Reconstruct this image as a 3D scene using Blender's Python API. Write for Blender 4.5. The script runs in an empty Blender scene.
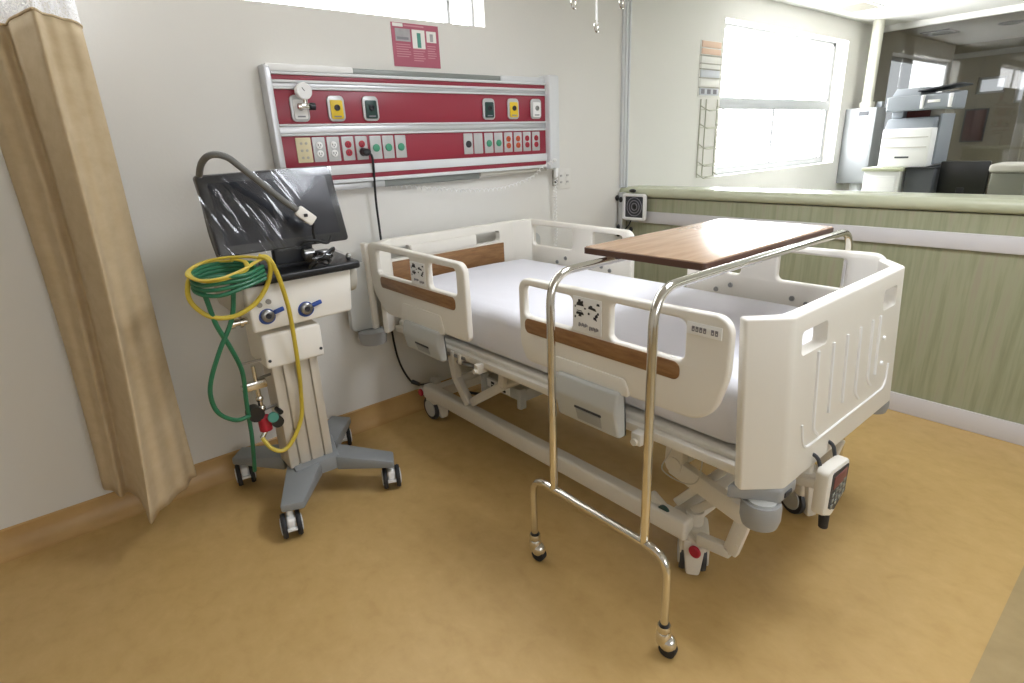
import bpy, bmesh, math, random
from math import pi, sin, cos, radians
from mathutils import Vector, Matrix
random.seed(4)
COL = bpy.context.scene.collection
SC = bpy.context.scene

# ------------------------------------------------------------------ materials
def lin(h):
    h = h.lstrip('#')
    out = []
    for i in (0, 2, 4):
        c = int(h[i:i+2], 16) / 255
        out.append(c / 12.92 if c <= .04045 else ((c + .055) / 1.055) ** 2.4)
    return tuple(out) + (1.0,)

def mat(name, hexc, rough=.5, metal=0., var=.06, scale=6., bump=0., bscale=60., coat=0., stretch=(1, 1, 1), spec=.5):
    m = bpy.data.materials.new(name); m.use_nodes = True
    nt = m.node_tree; b = nt.nodes['Principled BSDF']
    b.inputs['Roughness'].default_value = rough
    b.inputs['Metallic'].default_value = metal
    b.inputs['Coat Weight'].default_value = coat
    b.inputs['Specular IOR Level'].default_value = spec
    tc = nt.nodes.new('ShaderNodeTexCoord')
    mp = nt.nodes.new('ShaderNodeMapping'); mp.inputs['Scale'].default_value = stretch
    nt.links.new(tc.outputs['Object'], mp.inputs['Vector'])
    n = nt.nodes.new('ShaderNodeTexNoise'); n.inputs['Scale'].default_value = scale; n.inputs['Detail'].default_value = 4
    nt.links.new(mp.outputs['Vector'], n.inputs['Vector'])
    c = lin(hexc)
    mx = nt.nodes.new('ShaderNodeMix'); mx.data_type = 'RGBA'
    mx.inputs[6].default_value = tuple(v * (1 - var) for v in c[:3]) + (1,)
    mx.inputs[7].default_value = tuple(min(1, v * (1 + var)) for v in c[:3]) + (1,)
    nt.links.new(n.outputs['Fac'], mx.inputs[0])
    nt.links.new(mx.outputs[2], b.inputs['Base Color'])
    if bump:
        n2 = nt.nodes.new('ShaderNodeTexNoise'); n2.inputs['Scale'].default_value = bscale; n2.inputs['Detail'].default_value = 5
        nt.links.new(mp.outputs['Vector'], n2.inputs['Vector'])
        bp = nt.nodes.new('ShaderNodeBump'); bp.inputs['Strength'].default_value = bump; bp.inputs['Distance'].default_value = .01
        nt.links.new(n2.outputs['Fac'], bp.inputs['Height'])
        nt.links.new(bp.outputs['Normal'], b.inputs['Normal'])
    return m

def streak_mat(name, stops, stretch, scale, rough, bump=0., detail=6., coat=0., dist=0.):
    m = bpy.data.materials.new(name); m.use_nodes = True
    nt = m.node_tree; b = nt.nodes['Principled BSDF']; b.inputs['Roughness'].default_value = rough
    b.inputs['Coat Weight'].default_value = coat; b.inputs['Coat Roughness'].default_value = .15
    tc = nt.nodes.new('ShaderNodeTexCoord'); mp = nt.nodes.new('ShaderNodeMapping'); mp.inputs['Scale'].default_value = stretch
    nt.links.new(tc.outputs['Object'], mp.inputs['Vector'])
    n = nt.nodes.new('ShaderNodeTexNoise'); n.inputs['Scale'].default_value = scale; n.inputs['Detail'].default_value = detail
    n.inputs['Roughness'].default_value = .62; n.inputs['Distortion'].default_value = dist
    nt.links.new(mp.outputs['Vector'], n.inputs['Vector'])
    r = nt.nodes.new('ShaderNodeValToRGB')
    r.color_ramp.elements[0].position = stops[0][0]; r.color_ramp.elements[0].color = lin(stops[0][1])
    r.color_ramp.elements[1].position = stops[-1][0]; r.color_ramp.elements[1].color = lin(stops[-1][1])
    for p, h in stops[1:-1]:
        e = r.color_ramp.elements.new(p); e.color = lin(h)
    nt.links.new(n.outputs['Fac'], r.inputs['Fac']); nt.links.new(r.outputs['Color'], b.inputs['Base Color'])
    if bump:
        bp = nt.nodes.new('ShaderNodeBump'); bp.inputs['Strength'].default_value = bump; bp.inputs['Distance'].default_value = .005
        nt.links.new(n.outputs['Fac'], bp.inputs['Height']); nt.links.new(bp.outputs['Normal'], b.inputs['Normal'])
    return m

def glow(name, hexc, strength):
    m = bpy.data.materials.new(name); m.use_nodes = True
    nt = m.node_tree; nt.nodes.remove(nt.nodes['Principled BSDF'])
    e = nt.nodes.new('ShaderNodeEmission'); e.inputs['Color'].default_value = lin(hexc); e.inputs['Strength'].default_value = strength
    nt.links.new(e.outputs[0], nt.nodes['Material Output'].inputs[0])
    return m

def clear(name, tint, gloss, rough=.05, bump=0., bscale=20.):
    """thin transparent sheet with a little gloss"""
    m = bpy.data.materials.new(name); m.use_nodes = True
    nt = m.node_tree; nt.nodes.remove(nt.nodes['Principled BSDF'])
    t = nt.nodes.new('ShaderNodeBsdfTransparent'); t.inputs['Color'].default_value = tint
    g = nt.nodes.new('ShaderNodeBsdfGlossy'); g.inputs['Roughness'].default_value = rough
    x = nt.nodes.new('ShaderNodeMixShader'); x.inputs[0].default_value = gloss
    nt.links.new(t.outputs[0], x.inputs[1]); nt.links.new(g.outputs[0], x.inputs[2])
    nt.links.new(x.outputs[0], nt.nodes['Material Output'].inputs[0])
    if bump:
        tc = nt.nodes.new('ShaderNodeTexCoord'); mp = nt.nodes.new('ShaderNodeMapping'); mp.inputs['Scale'].default_value = (3, 3, 1)
        nt.links.new(tc.outputs['Object'], mp.inputs['Vector'])
        n = nt.nodes.new('ShaderNodeTexNoise'); n.inputs['Scale'].default_value = bscale; n.inputs['Detail'].default_value = 3
        nt.links.new(mp.outputs['Vector'], n.inputs['Vector'])
        b = nt.nodes.new('ShaderNodeBump'); b.inputs['Strength'].default_value = bump; b.inputs['Distance'].default_value = .02
        nt.links.new(n.outputs['Fac'], b.inputs['Height']); nt.links.new(b.outputs['Normal'], g.inputs['Normal'])
    return m

def net_mat(name):
    m = bpy.data.materials.new(name); m.use_nodes = True
    nt = m.node_tree; b = nt.nodes['Principled BSDF']; b.inputs['Base Color'].default_value = lin('#f2f2f4'); b.inputs['Roughness'].default_value = .8
    tc = nt.nodes.new('ShaderNodeTexCoord')
    v = nt.nodes.new('ShaderNodeTexVoronoi'); v.inputs['Scale'].default_value = 160
    nt.links.new(tc.outputs['Object'], v.inputs['Vector'])
    th = nt.nodes.new('ShaderNodeMath'); th.operation = 'GREATER_THAN'; th.inputs[1].default_value = .42
    nt.links.new(v.outputs['Distance'], th.inputs[0])
    nt.links.new(th.outputs[0], b.inputs['Alpha'])
    return m

M = {}
M['wall'] = mat('wall_paint', '#dfddd7', .75, var=.02, scale=2, bump=.05, bscale=90)
M['ceiling'] = mat('ceiling_paint', '#d3d2cd', .85, var=.02)
M['floor'] = streak_mat('linoleum', [(.25, '#ba985e'), (.45, '#c2a166'), (.6, '#c6a56b'), (.8, '#cdad73')], (1.6, 1.2, 1), 9.0, .42, bump=.01, detail=10, dist=.25)
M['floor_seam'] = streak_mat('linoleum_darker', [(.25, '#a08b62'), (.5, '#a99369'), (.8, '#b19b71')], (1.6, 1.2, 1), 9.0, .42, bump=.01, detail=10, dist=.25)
M['bounce_floor'] = mat('bounce_floor_tint', '#b3b8a6', .5, var=.05)  # invented floor tone, out of view, keeps bounced light neutral
M['cove'] = streak_mat('linoleum_cove', [(.25, '#b08c58'), (.5, '#ba965f'), (.8, '#c4a16c')], (1.2, 3, 1), 4, .4, detail=8)
M['green'] = streak_mat('green_laminate', [(.2, '#82856a'), (.42, '#929578'), (.55, '#9d9e82'), (.68, '#9c9680'), (.85, '#abab92')], (8, 8, .45), 4.2, .42, detail=7)
M['ledge'] = streak_mat('ledge_laminate', [(.2, '#a8ac90'), (.5, '#babda2'), (.8, '#c6c8b0')], (2, .4, 2), 6, .25, detail=5)
M['grey_trim'] = mat('grey_trim', '#cdcaca', .45, var=.02)
M['alu'] = mat('aluminium', '#c6c7c9', .38, .75, var=.03)
M['alu_white'] = mat('painted_aluminium', '#d9dbdc', .4, .0, var=.02)
M['chrome'] = mat('chrome', '#dcd9d2', .11, 1., var=.01)
M['steel'] = mat('steel', '#9a9a98', .32, .9, var=.04)
M['bedplastic'] = mat('bed_plastic', '#e6e2d8', .42, var=.02, bump=.02, bscale=150)
M['bedgrey'] = mat('bed_grey_plastic', '#bdbfbc', .45, var=.03)
M['bumper'] = mat('bumper_grey', '#9b9c9b', .5, var=.03)
M['bedmetal'] = mat('bed_painted_steel', '#dad5ca', .4, var=.03)
M['wood_strip'] = streak_mat('walnut_strip', [(.3, '#7c5736'), (.5, '#8d6741'), (.75, '#9c774f')], (2, 2, 14), 6, .4)
M['table_wood'] = streak_mat('table_laminate', [(.3, '#8e735a'), (.5, '#9b7f65'), (.75, '#a78c72')], (1.2, 14, 10), 3.2, .27, coat=.12)
M['table_edge'] = mat('table_edge', '#523629', .4, var=.12, scale=20)
M['sheet'] = mat('sheet', '#dfdfe5', .85, var=.01, bump=.25, bscale=9)
M['black'] = mat('black_plastic', '#17181a', .35, var=.1)
M['rubber'] = mat('black_rubber', '#25262a', .6, var=.1)
M['dark'] = mat('dark_plastic', '#34363a', .5, var=.1)
M['cartwhite'] = mat('cart_white', '#efece4', .38, var=.015)
M['cartcol'] = mat('cart_column', '#cfc8ba', .4, .25, var=.03)
M['cartgrey'] = mat('cart_grey', '#8a8e90', .45, var=.05)
M['handlegrey'] = mat('handle_grey', '#b9b5aa', .5, var=.04)
M['screen'] = mat('screen_glass', '#2a2c32', .2, var=.06, spec=.25)
M['film'] = clear('plastic_film', (.97, .97, .98, 1), .05, .10)
M['yellow_hose'] = mat('yellow_hose', '#cbb540', .4, var=.06)
M['green_hose'] = mat('green_hose', '#2b7251', .4, var=.1)
M['armgrey'] = mat('arm_grey', '#6d6d6a', .5, var=.08, bump=.3, bscale=200)
M['red'] = mat('panel_red', '#932a3c', .38, var=.05, scale=3)
M['yellow'] = mat('yellow_plate', '#e6c52e', .4, var=.05)
M['dgreen'] = mat('dark_green_plate', '#1f3d38', .35, var=.1)
M['sgreen'] = mat('socket_green', '#3f8f6e', .4, var=.08)
M['sred'] = mat('socket_red', '#a81f33', .4, var=.08)
M['sorange'] = mat('socket_orange', '#c4552f', .4, var=.08)
M['louvre'] = mat('louvre_grey', '#868a86', .45, .3, var=.05)
M['ductpaint'] = mat('duct_paint', '#c6c4b6', .5, var=.02)
M['plate'] = mat('socket_plate', '#bfc0c0', .35, .3, var=.03)
M['cream'] = mat('cream_plate', '#ded2ab', .5, var=.03)
M['white'] = mat('white_plastic', '#efefed', .4, var=.015)
M['paper'] = mat('paper', '#ecebe6', .8, var=.03)
M['pinkpaper'] = mat('poster_red', '#ad5c6f', .55, var=.1, scale=12)
M['pinktext'] = mat('poster_text', '#c98d97', .6, var=.1)
M['picgrey'] = mat('poster_photo', '#a9a7a9', .6, var=.25, scale=30)
M['picgreen'] = mat('poster_figure', '#4f9183', .6, var=.1)
M['ink'] = mat('ink', '#2b2b30', .6, var=.1)
M['inkgrey'] = mat('ink_grey', '#85838a', .6, var=.1)
M['bluering'] = mat('blue_ring', '#2b4fa0', .4, var=.1)
M['curtain'] = streak_mat('curtain_cloth', [(.25, '#bba683'), (.5, '#c4b08e'), (.8, '#cdba9a')], (1, 1, 2), 9, .9, bump=.15)
M['frame'] = mat('window_frame_paint', '#b4b6b8', .5, var=.02)
M['net'] = net_mat('curtain_net')
M['wire'] = mat('wire_rack', '#c2c1b2', .45, .1, var=.05)
M['orange_card'] = mat('orange_card', '#e2c4ae', .7, var=.08)
M['bluecard'] = mat('blue_card', '#cfd2d8', .7, var=.1)
M['cabgrey'] = mat('cabinet_grey', '#96999b', .45, .2, var=.03)
M['printergrey'] = mat('printer_grey', '#8f959b', .45, var=.05)
M['printerdark'] = mat('printer_dark', '#4a4d50', .5, var=.08)
M['monitorblack'] = mat('monitor_black', '#161614', .35, var=.1)
M['boxolive'] = mat('olive_grey', '#77776a', .5, var=.06)
M['redbrown'] = mat('red_brown', '#5d2f2c', .6, var=.2)
M['farwall'] = mat('far_wall', '#a7a18c', .7, var=.04)
M['tint'] = clear('tinted_glass', (.62, .62, .6, 1), .05, .02)
M['daylight'] = glow('daylight_pane', '#fbfdff', 10.5)
M['daylight_top'] = glow('daylight_pane_top', '#fbfdff', 5.0)
M['daylight_far'] = glow('daylight_pane_far', '#eef4ff', .62)
M['fill_front'] = glow('fill_pane_front', '#fbfcff', 2.4)  # glow of the added window behind the camera
M['lamp'] = glow('fill_panel_glow', '#f3f7ff', 10.0)  # glow of the added, unseen ceiling fill panels
M['lcd'] = mat('lcd', '#8a8f8c', .25, var=.05)
M['padred'] = mat('keypad_red', '#7d4b48', .5, var=.15, scale=40)

# ------------------------------------------------------------------ mesh builder
def fillet(poly, r, seg=6):
    """round the corners of a closed 2-D polygon; r = number or list"""
    n = len(poly); out = []
    for i in range(n):
        p = Vector(poly[i]); a = Vector(poly[i-1]); b = Vector(poly[(i+1) % n])
        rr = r[i] if isinstance(r, (list, tuple)) else r
        u = (a - p); v = (b - p); lu, lv = u.length, v.length; u /= lu; v /= lv
        ang = u.angle(v) if lu > 1e-9 and lv > 1e-9 else pi
        if rr < 1e-6 or ang > pi - .02:
            out.append(tuple(p)); continue
        d = min(rr / math.tan(ang / 2), lu * .49, lv * .49); rad = d * math.tan(ang / 2)
        bis = (u + v).normalized(); c = p + bis * (rad / sin(ang / 2))
        p0 = p + u * d; p1 = p + v * d
        a0 = math.atan2(p0.y - c.y, p0.x - c.x); a1 = math.atan2(p1.y - c.y, p1.x - c.x)
        da = (a1 - a0 + pi) % (2 * pi) - pi
        for k in range(seg + 1):
            t = a0 + da * k / seg
            out.append((c.x + rad * cos(t), c.y + rad * sin(t)))
    return out

def round_path(pts, r, seg=6):
    """round the inner corners of an open 3-D polyline"""
    P = [Vector(p) for p in pts]; out = [P[0]]
    for i in range(1, len(P) - 1):
        p, a, b = P[i], P[i-1], P[i+1]
        u = (a - p); v = (b - p); d = min(r, u.length * .49, v.length * .49)
        p0 = p + u.normalized() * d; p1 = p + v.normalized() * d
        for k in range(seg + 1):
            t = k / seg
            out.append(p0 * (1-t)**2 + p * 2 * t * (1-t) + p1 * t * t)
    out.append(P[-1])
    return out

def spline(pts, n=8):
    P = [Vector(p) for p in pts]; P = [2*P[0]-P[1]] + P + [2*P[-1]-P[-2]]; out = []
    for i in range(1, len(P) - 2):
        for k in range(n):
            t = k / n; a, b, c, d = P[i-1], P[i], P[i+1], P[i+2]
            out.append(.5 * ((2*b) + (c-a)*t + (2*a-5*b+4*c-d)*t*t + (3*b-a-3*c+d)*t**3))
    out.append(P[-2]); return out

class MB:
    def __init__(s): s.bm = bmesh.new()
    def box(s, x0, x1, y0, y1, z0, z1, bev=0., seg=2):
        t = bmesh.new()
        bmesh.ops.create_cube(t, size=1)
        for v in t.verts:
            v.co = Vector((x0 + (v.co.x + .5) * (x1 - x0), y0 + (v.co.y + .5) * (y1 - y0), z0 + (v.co.z + .5) * (z1 - z0)))
        if bev: bmesh.ops.bevel(t, geom=list(t.edges), offset=bev, segments=seg, affect='EDGES', profile=.5)
        s.add(t); return s
    def hexa(s, b, t4, bev=0., seg=2):
        t = bmesh.new()
        vb = [t.verts.new(p) for p in b]; vt = [t.verts.new(p) for p in t4]
        t.faces.new(vb[::-1]); t.faces.new(vt)
        for i in range(len(b)):
            j = (i + 1) % len(b); t.faces.new((vb[i], vb[j], vt[j], vt[i]))
        bmesh.ops.recalc_face_normals(t, faces=t.faces)
        if bev: bmesh.ops.bevel(t, geom=list(t.edges), offset=bev, segments=seg, affect='EDGES', profile=.5)
        s.add(t); return s
    def prism(s, poly, mapf, d, bev=0., seg=2):
        """poly 2-D, mapf(u,v,w) -> 3-D, w in 0..d"""
        t = bmesh.new()
        a = [t.verts.new(mapf(u, v, 0)) for u, v in poly]; b = [t.verts.new(mapf(u, v, d)) for u, v in poly]
        f0 = t.faces.new(a[::-1]); f1 = t.faces.new(b)
        for i in range(len(poly)):
            j = (i + 1) % len(poly); t.faces.new((a[i], a[j], b[j], b[i]))
        bmesh.ops.recalc_face_normals(t, faces=t.faces)
        if bev:
            ed = list(set(list(f0.edges) + list(f1.edges)))
            bmesh.ops.bevel(t, geom=ed, offset=bev, segments=seg, affect='EDGES', profile=.5)
        s.add(t); return s
    def bar(s, p0, p1, w, h, bev=0., up=(0, 0, 1)):
        p0, p1 = Vector(p0), Vector(p1); d = (p1 - p0); L = d.length; d /= L
        side = d.cross(Vector(up)).normalized(); upv = side.cross(d)
        q = [(-w/2, -h/2), (w/2, -h/2), (w/2, h/2), (-w/2, h/2)]
        s.hexa([p0 + side*a + upv*b for a, b in q], [p1 + side*a + upv*b for a, b in q], bev); return s
    def cyl(s, p0, p1, r0, r1=None, seg=20):
        s.tube([p0, p1], [r0, r0 if r1 is None else r1], seg); return s
    def tube(s, pts, r, seg=10):
        P = [Vector(p) for p in pts]; n = len(P)
        R = r if isinstance(r, (list, tuple)) else [r] * n
        t = bmesh.new(); rings = []
        T = []
        for i in range(n):
            a = P[max(0, i-1)]; b = P[min(n-1, i+1)]
            T.append((b - a).normalized())
        N = T[0].orthogonal().normalized()
        for i in range(n):
            if i:
                q = T[i-1].rotation_difference(T[i]); N = (q @ N).normalized()
                N = (N - T[i] * N.dot(T[i])).normalized()
            B = T[i].cross(N)
            rings.append([t.verts.new(P[i] + (N * cos(2*pi*k/seg) + B * sin(2*pi*k/seg)) * R[i]) for k in range(seg)])
        for i in range(n-1):
            for k in range(seg):
                t.faces.new((rings[i][k], rings[i][(k+1) % seg], rings[i+1][(k+1) % seg], rings[i+1][k]))
        t.faces.new(rings[0][::-1]); t.faces.new(rings[-1])
        s.add(t); return s
    def lathe(s, prof, origin, axis, seg=24):
        """prof list of (radius, dist along axis)"""
        ax = Vector(axis).normalized(); o = Vector(origin); N = ax.orthogonal().normalized(); B = ax.cross(N)
        t = bmesh.new(); rings = []
        for rr, h in prof:
            rings.append([t.verts.new(o + ax*h + (N*cos(2*pi*k/seg) + B*sin(2*pi*k/seg)) * max(rr, 1e-5)) for k in range(seg)])
        for i in range(len(rings)-1):
            for k in range(seg):
                t.faces.new((rings[i][k], rings[i][(k+1) % seg], rings[i+1][(k+1) % seg], rings[i+1][k]))
        t.faces.new(rings[0][::-1]); t.faces.new(rings[-1])
        s.add(t); return s
    def ball(s, c, r, seg=14):
        t = bmesh.new(); bmesh.ops.create_uvsphere(t, u_segments=seg, v_segments=max(6, seg//2), radius=1)
        rr = Vector(r) if isinstance(r, (tuple, list)) else Vector((r, r, r))
        for v in t.verts: v.co = Vector((v.co.x*rr.x, v.co.y*rr.y, v.co.z*rr.z)) + Vector(c)
        s.add(t); return s
    def plate(s, outlines, mapf, th, bev=.004):
        """flat sheet with holes: outlines[0] outer, the rest holes; mapf(u,v,w), w in -th/2..th/2"""
        cu = bpy.data.curves.new('tmp', 'CURVE'); cu.dimensions = '2D'; cu.fill_mode = 'BOTH'
        cu.extrude = max(th/2 - bev, 1e-5); cu.bevel_depth = bev; cu.bevel_resolution = 2; cu.offset = -bev
        for o in outlines:
            sp = cu.splines.new('POLY'); sp.points.add(len(o)-1); sp.use_cyclic_u = True
            for p, q in zip(sp.points, o): p.co = (q[0], q[1], 0, 1)
        ob = bpy.data.objects.new('tmp', cu); COL.objects.link(ob)
        dg = bpy.context.evaluated_depsgraph_get(); dg.update()
        me = bpy.data.meshes.new_from_object(ob.evaluated_get(dg))
        t = bmesh.new(); t.from_mesh(me)
        for v in t.verts: v.co = Vector(mapf(v.co.x, v.co.y, v.co.z))
        bmesh.ops.remove_doubles(t, verts=t.verts, dist=1e-5)
        bmesh.ops.recalc_face_normals(t, faces=t.faces)
        s.add(t); bpy.data.objects.remove(ob); bpy.data.curves.remove(cu); bpy.data.meshes.remove(me)
        return s
    def add(s, t):
        me = bpy.data.meshes.new('t'); t.to_mesh(me); t.free(); s.bm.from_mesh(me); bpy.data.meshes.remove(me)
    def warp(s, f):
        for v in s.bm.verts: v.co = Vector(f(*v.co))
        return s
    def build(s, name, m, parent=None, smooth=True, angle=35):
        off = Vector((0, 0, 0)); r = parent
        while r is not None: off += r.location; r = r.parent
        for v in s.bm.verts: v.co -= off
        me = bpy.data.meshes.new(name); s.bm.to_mesh(me); s.bm.free()
        me.materials.append(M[m] if isinstance(m, str) else m)
        if smooth:
            for p in me.polygons: p.use_smooth = True
            me.set_sharp_from_angle(angle=radians(angle))
        o = bpy.data.objects.new(name, me); COL.objects.link(o)
        if parent is not None: o.parent = parent
        return o

XZ = lambda y: (lambda u, v, w: (u, y + w, v))          # plate facing along y
YZ = lambda x: (lambda u, v, w: (x + w, u, v))          # plate facing along x
XY = lambda z: (lambda u, v, w: (u, v, z + w))
def rect(u0, u1, v0, v1, r=0., seg=5):
    p = [(u0, v0), (u1, v0), (u1, v1), (u0, v1)]
    return fillet(p, r, seg) if r else p

def thing(name, label, cat, loc, group=None):
    o = bpy.data.objects.new(name, None); COL.objects.link(o); o.location = loc; o.empty_display_size = .05
    return tag(o, label, cat, group)
def tag(o, label, cat, group=None):
    o['label'] = label; o['category'] = cat
    if group: o['group'] = group
    return o
def struct(o, label=None):
    o['kind'] = 'structure'
    if label: o['label'] = label
    return o
def boolean_cut(o, cutter):
    md = o.modifiers.new('b', 'BOOLEAN'); md.object = cutter; md.operation = 'DIFFERENCE'; md.solver = 'EXACT'
    dg = bpy.context.evaluated_depsgraph_get(); dg.update()
    me = bpy.data.meshes.new_from_object(o.evaluated_get(dg))
    o.modifiers.clear(); old = o.data; o.data = me; bpy.data.meshes.remove(old)
    bpy.data.objects.remove(cutter)
    me.set_sharp_from_angle(angle=radians(35))

# ------------------------------------------------------------------ the room
WY = 2.85      # back wall
PX = 3.47      # half-height partition
CZ = 2.62
LX, FY, RX = -2.2, -2.6, 11.0
struct(MB().box(LX, RX, FY, WY, -.08, 0).build('floor', 'floor', smooth=False))
struct(MB().box(LX, RX, FY, WY + .25, CZ, CZ + .1).build('ceiling', 'ceiling', smooth=False))
holes = [(-.6, 2.236, 2.145, 2.52), (4.745, 7.225, 1.168, 2.42), (8.55, 10.75, 1.2, 2.39)]
w = MB(); w.plate([rect(LX - .2, RX + .2, 0, CZ)] + [rect(*h) for h in holes], XZ(WY + .125), .25, bev=.0004)
struct(w.build('wall_back', 'wall', smooth=False))
struct(MB().box(LX - .2, LX, FY, WY, 0, CZ).build('wall_left', 'wall', smooth=False))
fw = MB(); fw.plate([rect(LX - .2, RX + .2, 0, CZ), rect(-.3, 1.7, 1.0, 2.25)], XZ(FY - .1), .2, bev=.0004)
struct(fw.build('wall_front', 'wall', smooth=False))
ew = MB(); ew.plate([rect(FY, WY, 0, CZ), rect(2.17, 2.50, 1.93, 2.15), rect(1.2, 2.05, 1.78, 2.2)], YZ(RX + .1), .2, bev=.0004)
struct(ew.build('wall_right', 'farwall', smooth=False))

def window(name, x0, x1, z0, z1, yd, label, pane, bars):
    """frame of bars set back in its opening; the pane behind is bright daylight"""
    r = bpy.data.objects.new(name, None); COL.objects.link(r); r.location = ((x0+x1)/2, yd, z0); struct(r, label)
    f = MB()
    for (a0, a1, b0, b1, d) in bars: f.box(a0, a1, yd - d, yd + .03, b0, b1, .004)
    f.build('window_frame', 'frame', r)
    MB().box(x0 + .001, x1 - .001, yd + .012, yd + .016, z0 + .001, z1 - .001).build('pane', pane, r, smooth=False)
    return r
window('window_1', -.6, 2.236, 2.145, 2.52, 2.97, 'clerestory window high above the bed', 'daylight_top',
       [(-.6, 2.236, 2.145, 2.16, .02), (-.6, 2.236, 2.5, 2.52, .02), (2.05, 2.075, 2.145, 2.52, .02), (.6, .625, 2.145, 2.52, .02), (2.22, 2.236, 2.145, 2.52, .02)])
window('window_2', 4.745, 7.225, 1.168, 2.42, 3.0, 'large sliding window behind the half-height partition', 'daylight',
       [(4.745, 7.225, 1.735, 1.835, .03), (4.745, 7.225, 1.168, 1.235, .03), (4.745, 7.225, 2.385, 2.42, .02),
        (4.745, 4.80, 1.168, 2.42, .02), (7.165, 7.225, 1.168, 2.42, .02), (5.94, 5.985, 1.235, 1.735, .025), (7.06, 7.10, 1.235, 1.735, .02)])
window('window_3', 8.55, 10.75, 1.2, 2.39, 3.02, 'second window beyond the tinted glass', 'daylight_far',
       [(8.55, 10.75, 1.2, 1.26, .03), (8.55, 10.75, 2.34, 2.39, .03), (8.55, 8.6, 1.2, 2.39, .03), (10.68, 10.75, 1.2, 2.39, .03)])
window('added_window', -.3, 1.7, 1.0, 2.25, FY - .15, 'added unseen fill window in the wall opposite the bed', 'fill_front',
       [(-.3, 1.7, 1.0, 1.05, .03), (-.3, 1.7, 2.2, 2.25, .03), (-.3, -.25, 1.0, 2.25, .03), (1.65, 1.7, 1.0, 2.25, .03), (.68, .72, 1.0, 2.25, .03)])  # unseen window added to fill light from behind the camera
def far_pane(name, y0, y1, z0, z1, label):
    r = bpy.data.objects.new(name, None); COL.objects.link(r); r.location = (RX + .1, (y0+y1)/2, z0); struct(r, label)
    f = MB()
    for a in ((y0, y1, z1-.03, z1), (y0, y1, z0, z0+.03), (y0, y0+.03, z0, z1), (y1-.03, y1, z0, z1)): f.box(RX + .06, RX + .12, *a)
    f.build('window_frame', 'alu_white', r); MB().box(RX + .125, RX + .13, y0, y1, z0, z1).build('pane', 'daylight_far', r, smooth=False)
far_pane('window_4', 2.17, 2.50, 1.93, 2.15, 'small bright pane in the far end wall')
far_pane('window_5', 1.2, 2.05, 1.78, 2.2, 'wider bright pane in the far end wall')
struct(MB().box(RX - .03, RX, FY, WY, 2.43, 2.5, .005).build('trim_1', 'ceiling'))
# coved skirting of the back wall: the floor sheet rolls up the wall
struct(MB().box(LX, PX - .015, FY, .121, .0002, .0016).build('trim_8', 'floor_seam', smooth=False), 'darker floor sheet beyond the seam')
struct(MB().box(PX + .15, 8.05, FY, WY - .001, .0002, .0016).build('bounce_sheet', 'bounce_floor', smooth=False), 'added unseen grey-green sheet for neutral bounce off the nurse station floor')  # unseen sheet added to cool the light bounced off the floor
cv = [(WY, .115)] + [(WY - .006 - .062 * (1 - cos(a)) , .108 - .108 * sin(a)) for a in [i * pi / 2 / 8 for i in range(9)]] + [(WY, 0)]
cb = MB(); cb.prism(cv, lambda u, v, w: (LX + w, u, v), PX - LX); struct(cb.build('baseboard_back', 'cove'))
# half-height partition with ledge, white bumper rail and skirting
pw = MB().box(PX, PX + .14, FY, WY, 0, 1.10); struct(pw.build('partition_wall', 'green', smooth=False))
lp = fillet([(PX - .028, 1.105), (PX + .24, 1.105), (PX + .24, 1.172), (PX - .028, 1.172)], [.03, .03, .03, .03], 6)
lb = MB(); lb.prism(lp, lambda u, v, w: (u, FY + w, v), WY - FY); struct(lb.build('trim_2', 'ledge', angle=50), 'rounded ledge on the half-height partition')
MBR = MB().box(PX - .02, PX, FY, WY, .925, 1.007, .006); struct(MBR.build('trim_3', 'grey_trim'), 'pale bumper rail on the partition')
struct(MB().box(PX - .014, PX, FY, WY, 0, .108, .004).build('baseboard_right', 'grey_trim'))
# metal channel up the back wall at the end of the partition
ch = MB().box(3.435, 3.515, WY - .018, WY, 1.172, CZ, .004).box(3.45, 3.466, WY - .032, WY - .015, 1.172, CZ, .003).box(3.486, 3.502, WY - .032, WY - .015, 1.172, CZ, .003)
struct(ch.build('trim_4', 'alu_white'), 'narrow metal channel up the back wall')
# tinted glass partition of the office beyond, with white head rail
struct(MB().box(8.06, 8.08, FY, WY, 0, 2.56).build('trim_5', 'tint', smooth=False), 'tinted glass partition of the far office')
struct(MB().box(8.0, 8.14, FY, WY, 2.56, CZ, .005).build('trim_6', 'ceiling'), 'white head rail of the tinted glass')
struct(MB().box(9.9, 10.0, 1.66, 1.76, 0, CZ, .01).build('trim_7', 'farwall'), 'post in the far office')

# ceiling fittings
t = thing('ceiling_vent', 'slatted air vent in the ceiling near the printer', 'vent', (6.5, 2.55, CZ))
MB().plate([rect(6.28, 6.76, 2.38, 2.70), rect(6.31, 6.73, 2.41, 2.67)], XY(CZ - .004), .007, .001).build('frame', 'ceiling', t)
s_ = MB()
for i in range(7): s_.bar((6.31, 2.43 + i * .037, CZ - .008), (6.73, 2.43 + i * .037, CZ - .008), .022, .003, up=(0, .6, .8))
s_.build('slats', 'handlegrey', t)
t = thing('ceiling_vent', 'dark air vent in the ceiling beyond the tinted glass', 'vent', (9.25, 2.58, CZ))
MB().plate([rect(9.02, 9.45, 2.43, 2.74), rect(9.05, 9.42, 2.46, 2.71)], XY(CZ - .008), .014, .003).build('frame', 'cabgrey', t)
s_ = MB()
for i in range(7): s_.bar((9.05, 2.48 + i * .036, CZ - .008), (9.42, 2.48 + i * .036, CZ - .008), .02, .003, up=(0, .6, .8))
s_.build('slats', 'printerdark', t)
t = thing('ceiling_lamp', 'round dark downlight in the far office ceiling', 'lamp', (9.28, 1.9, CZ))
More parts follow.
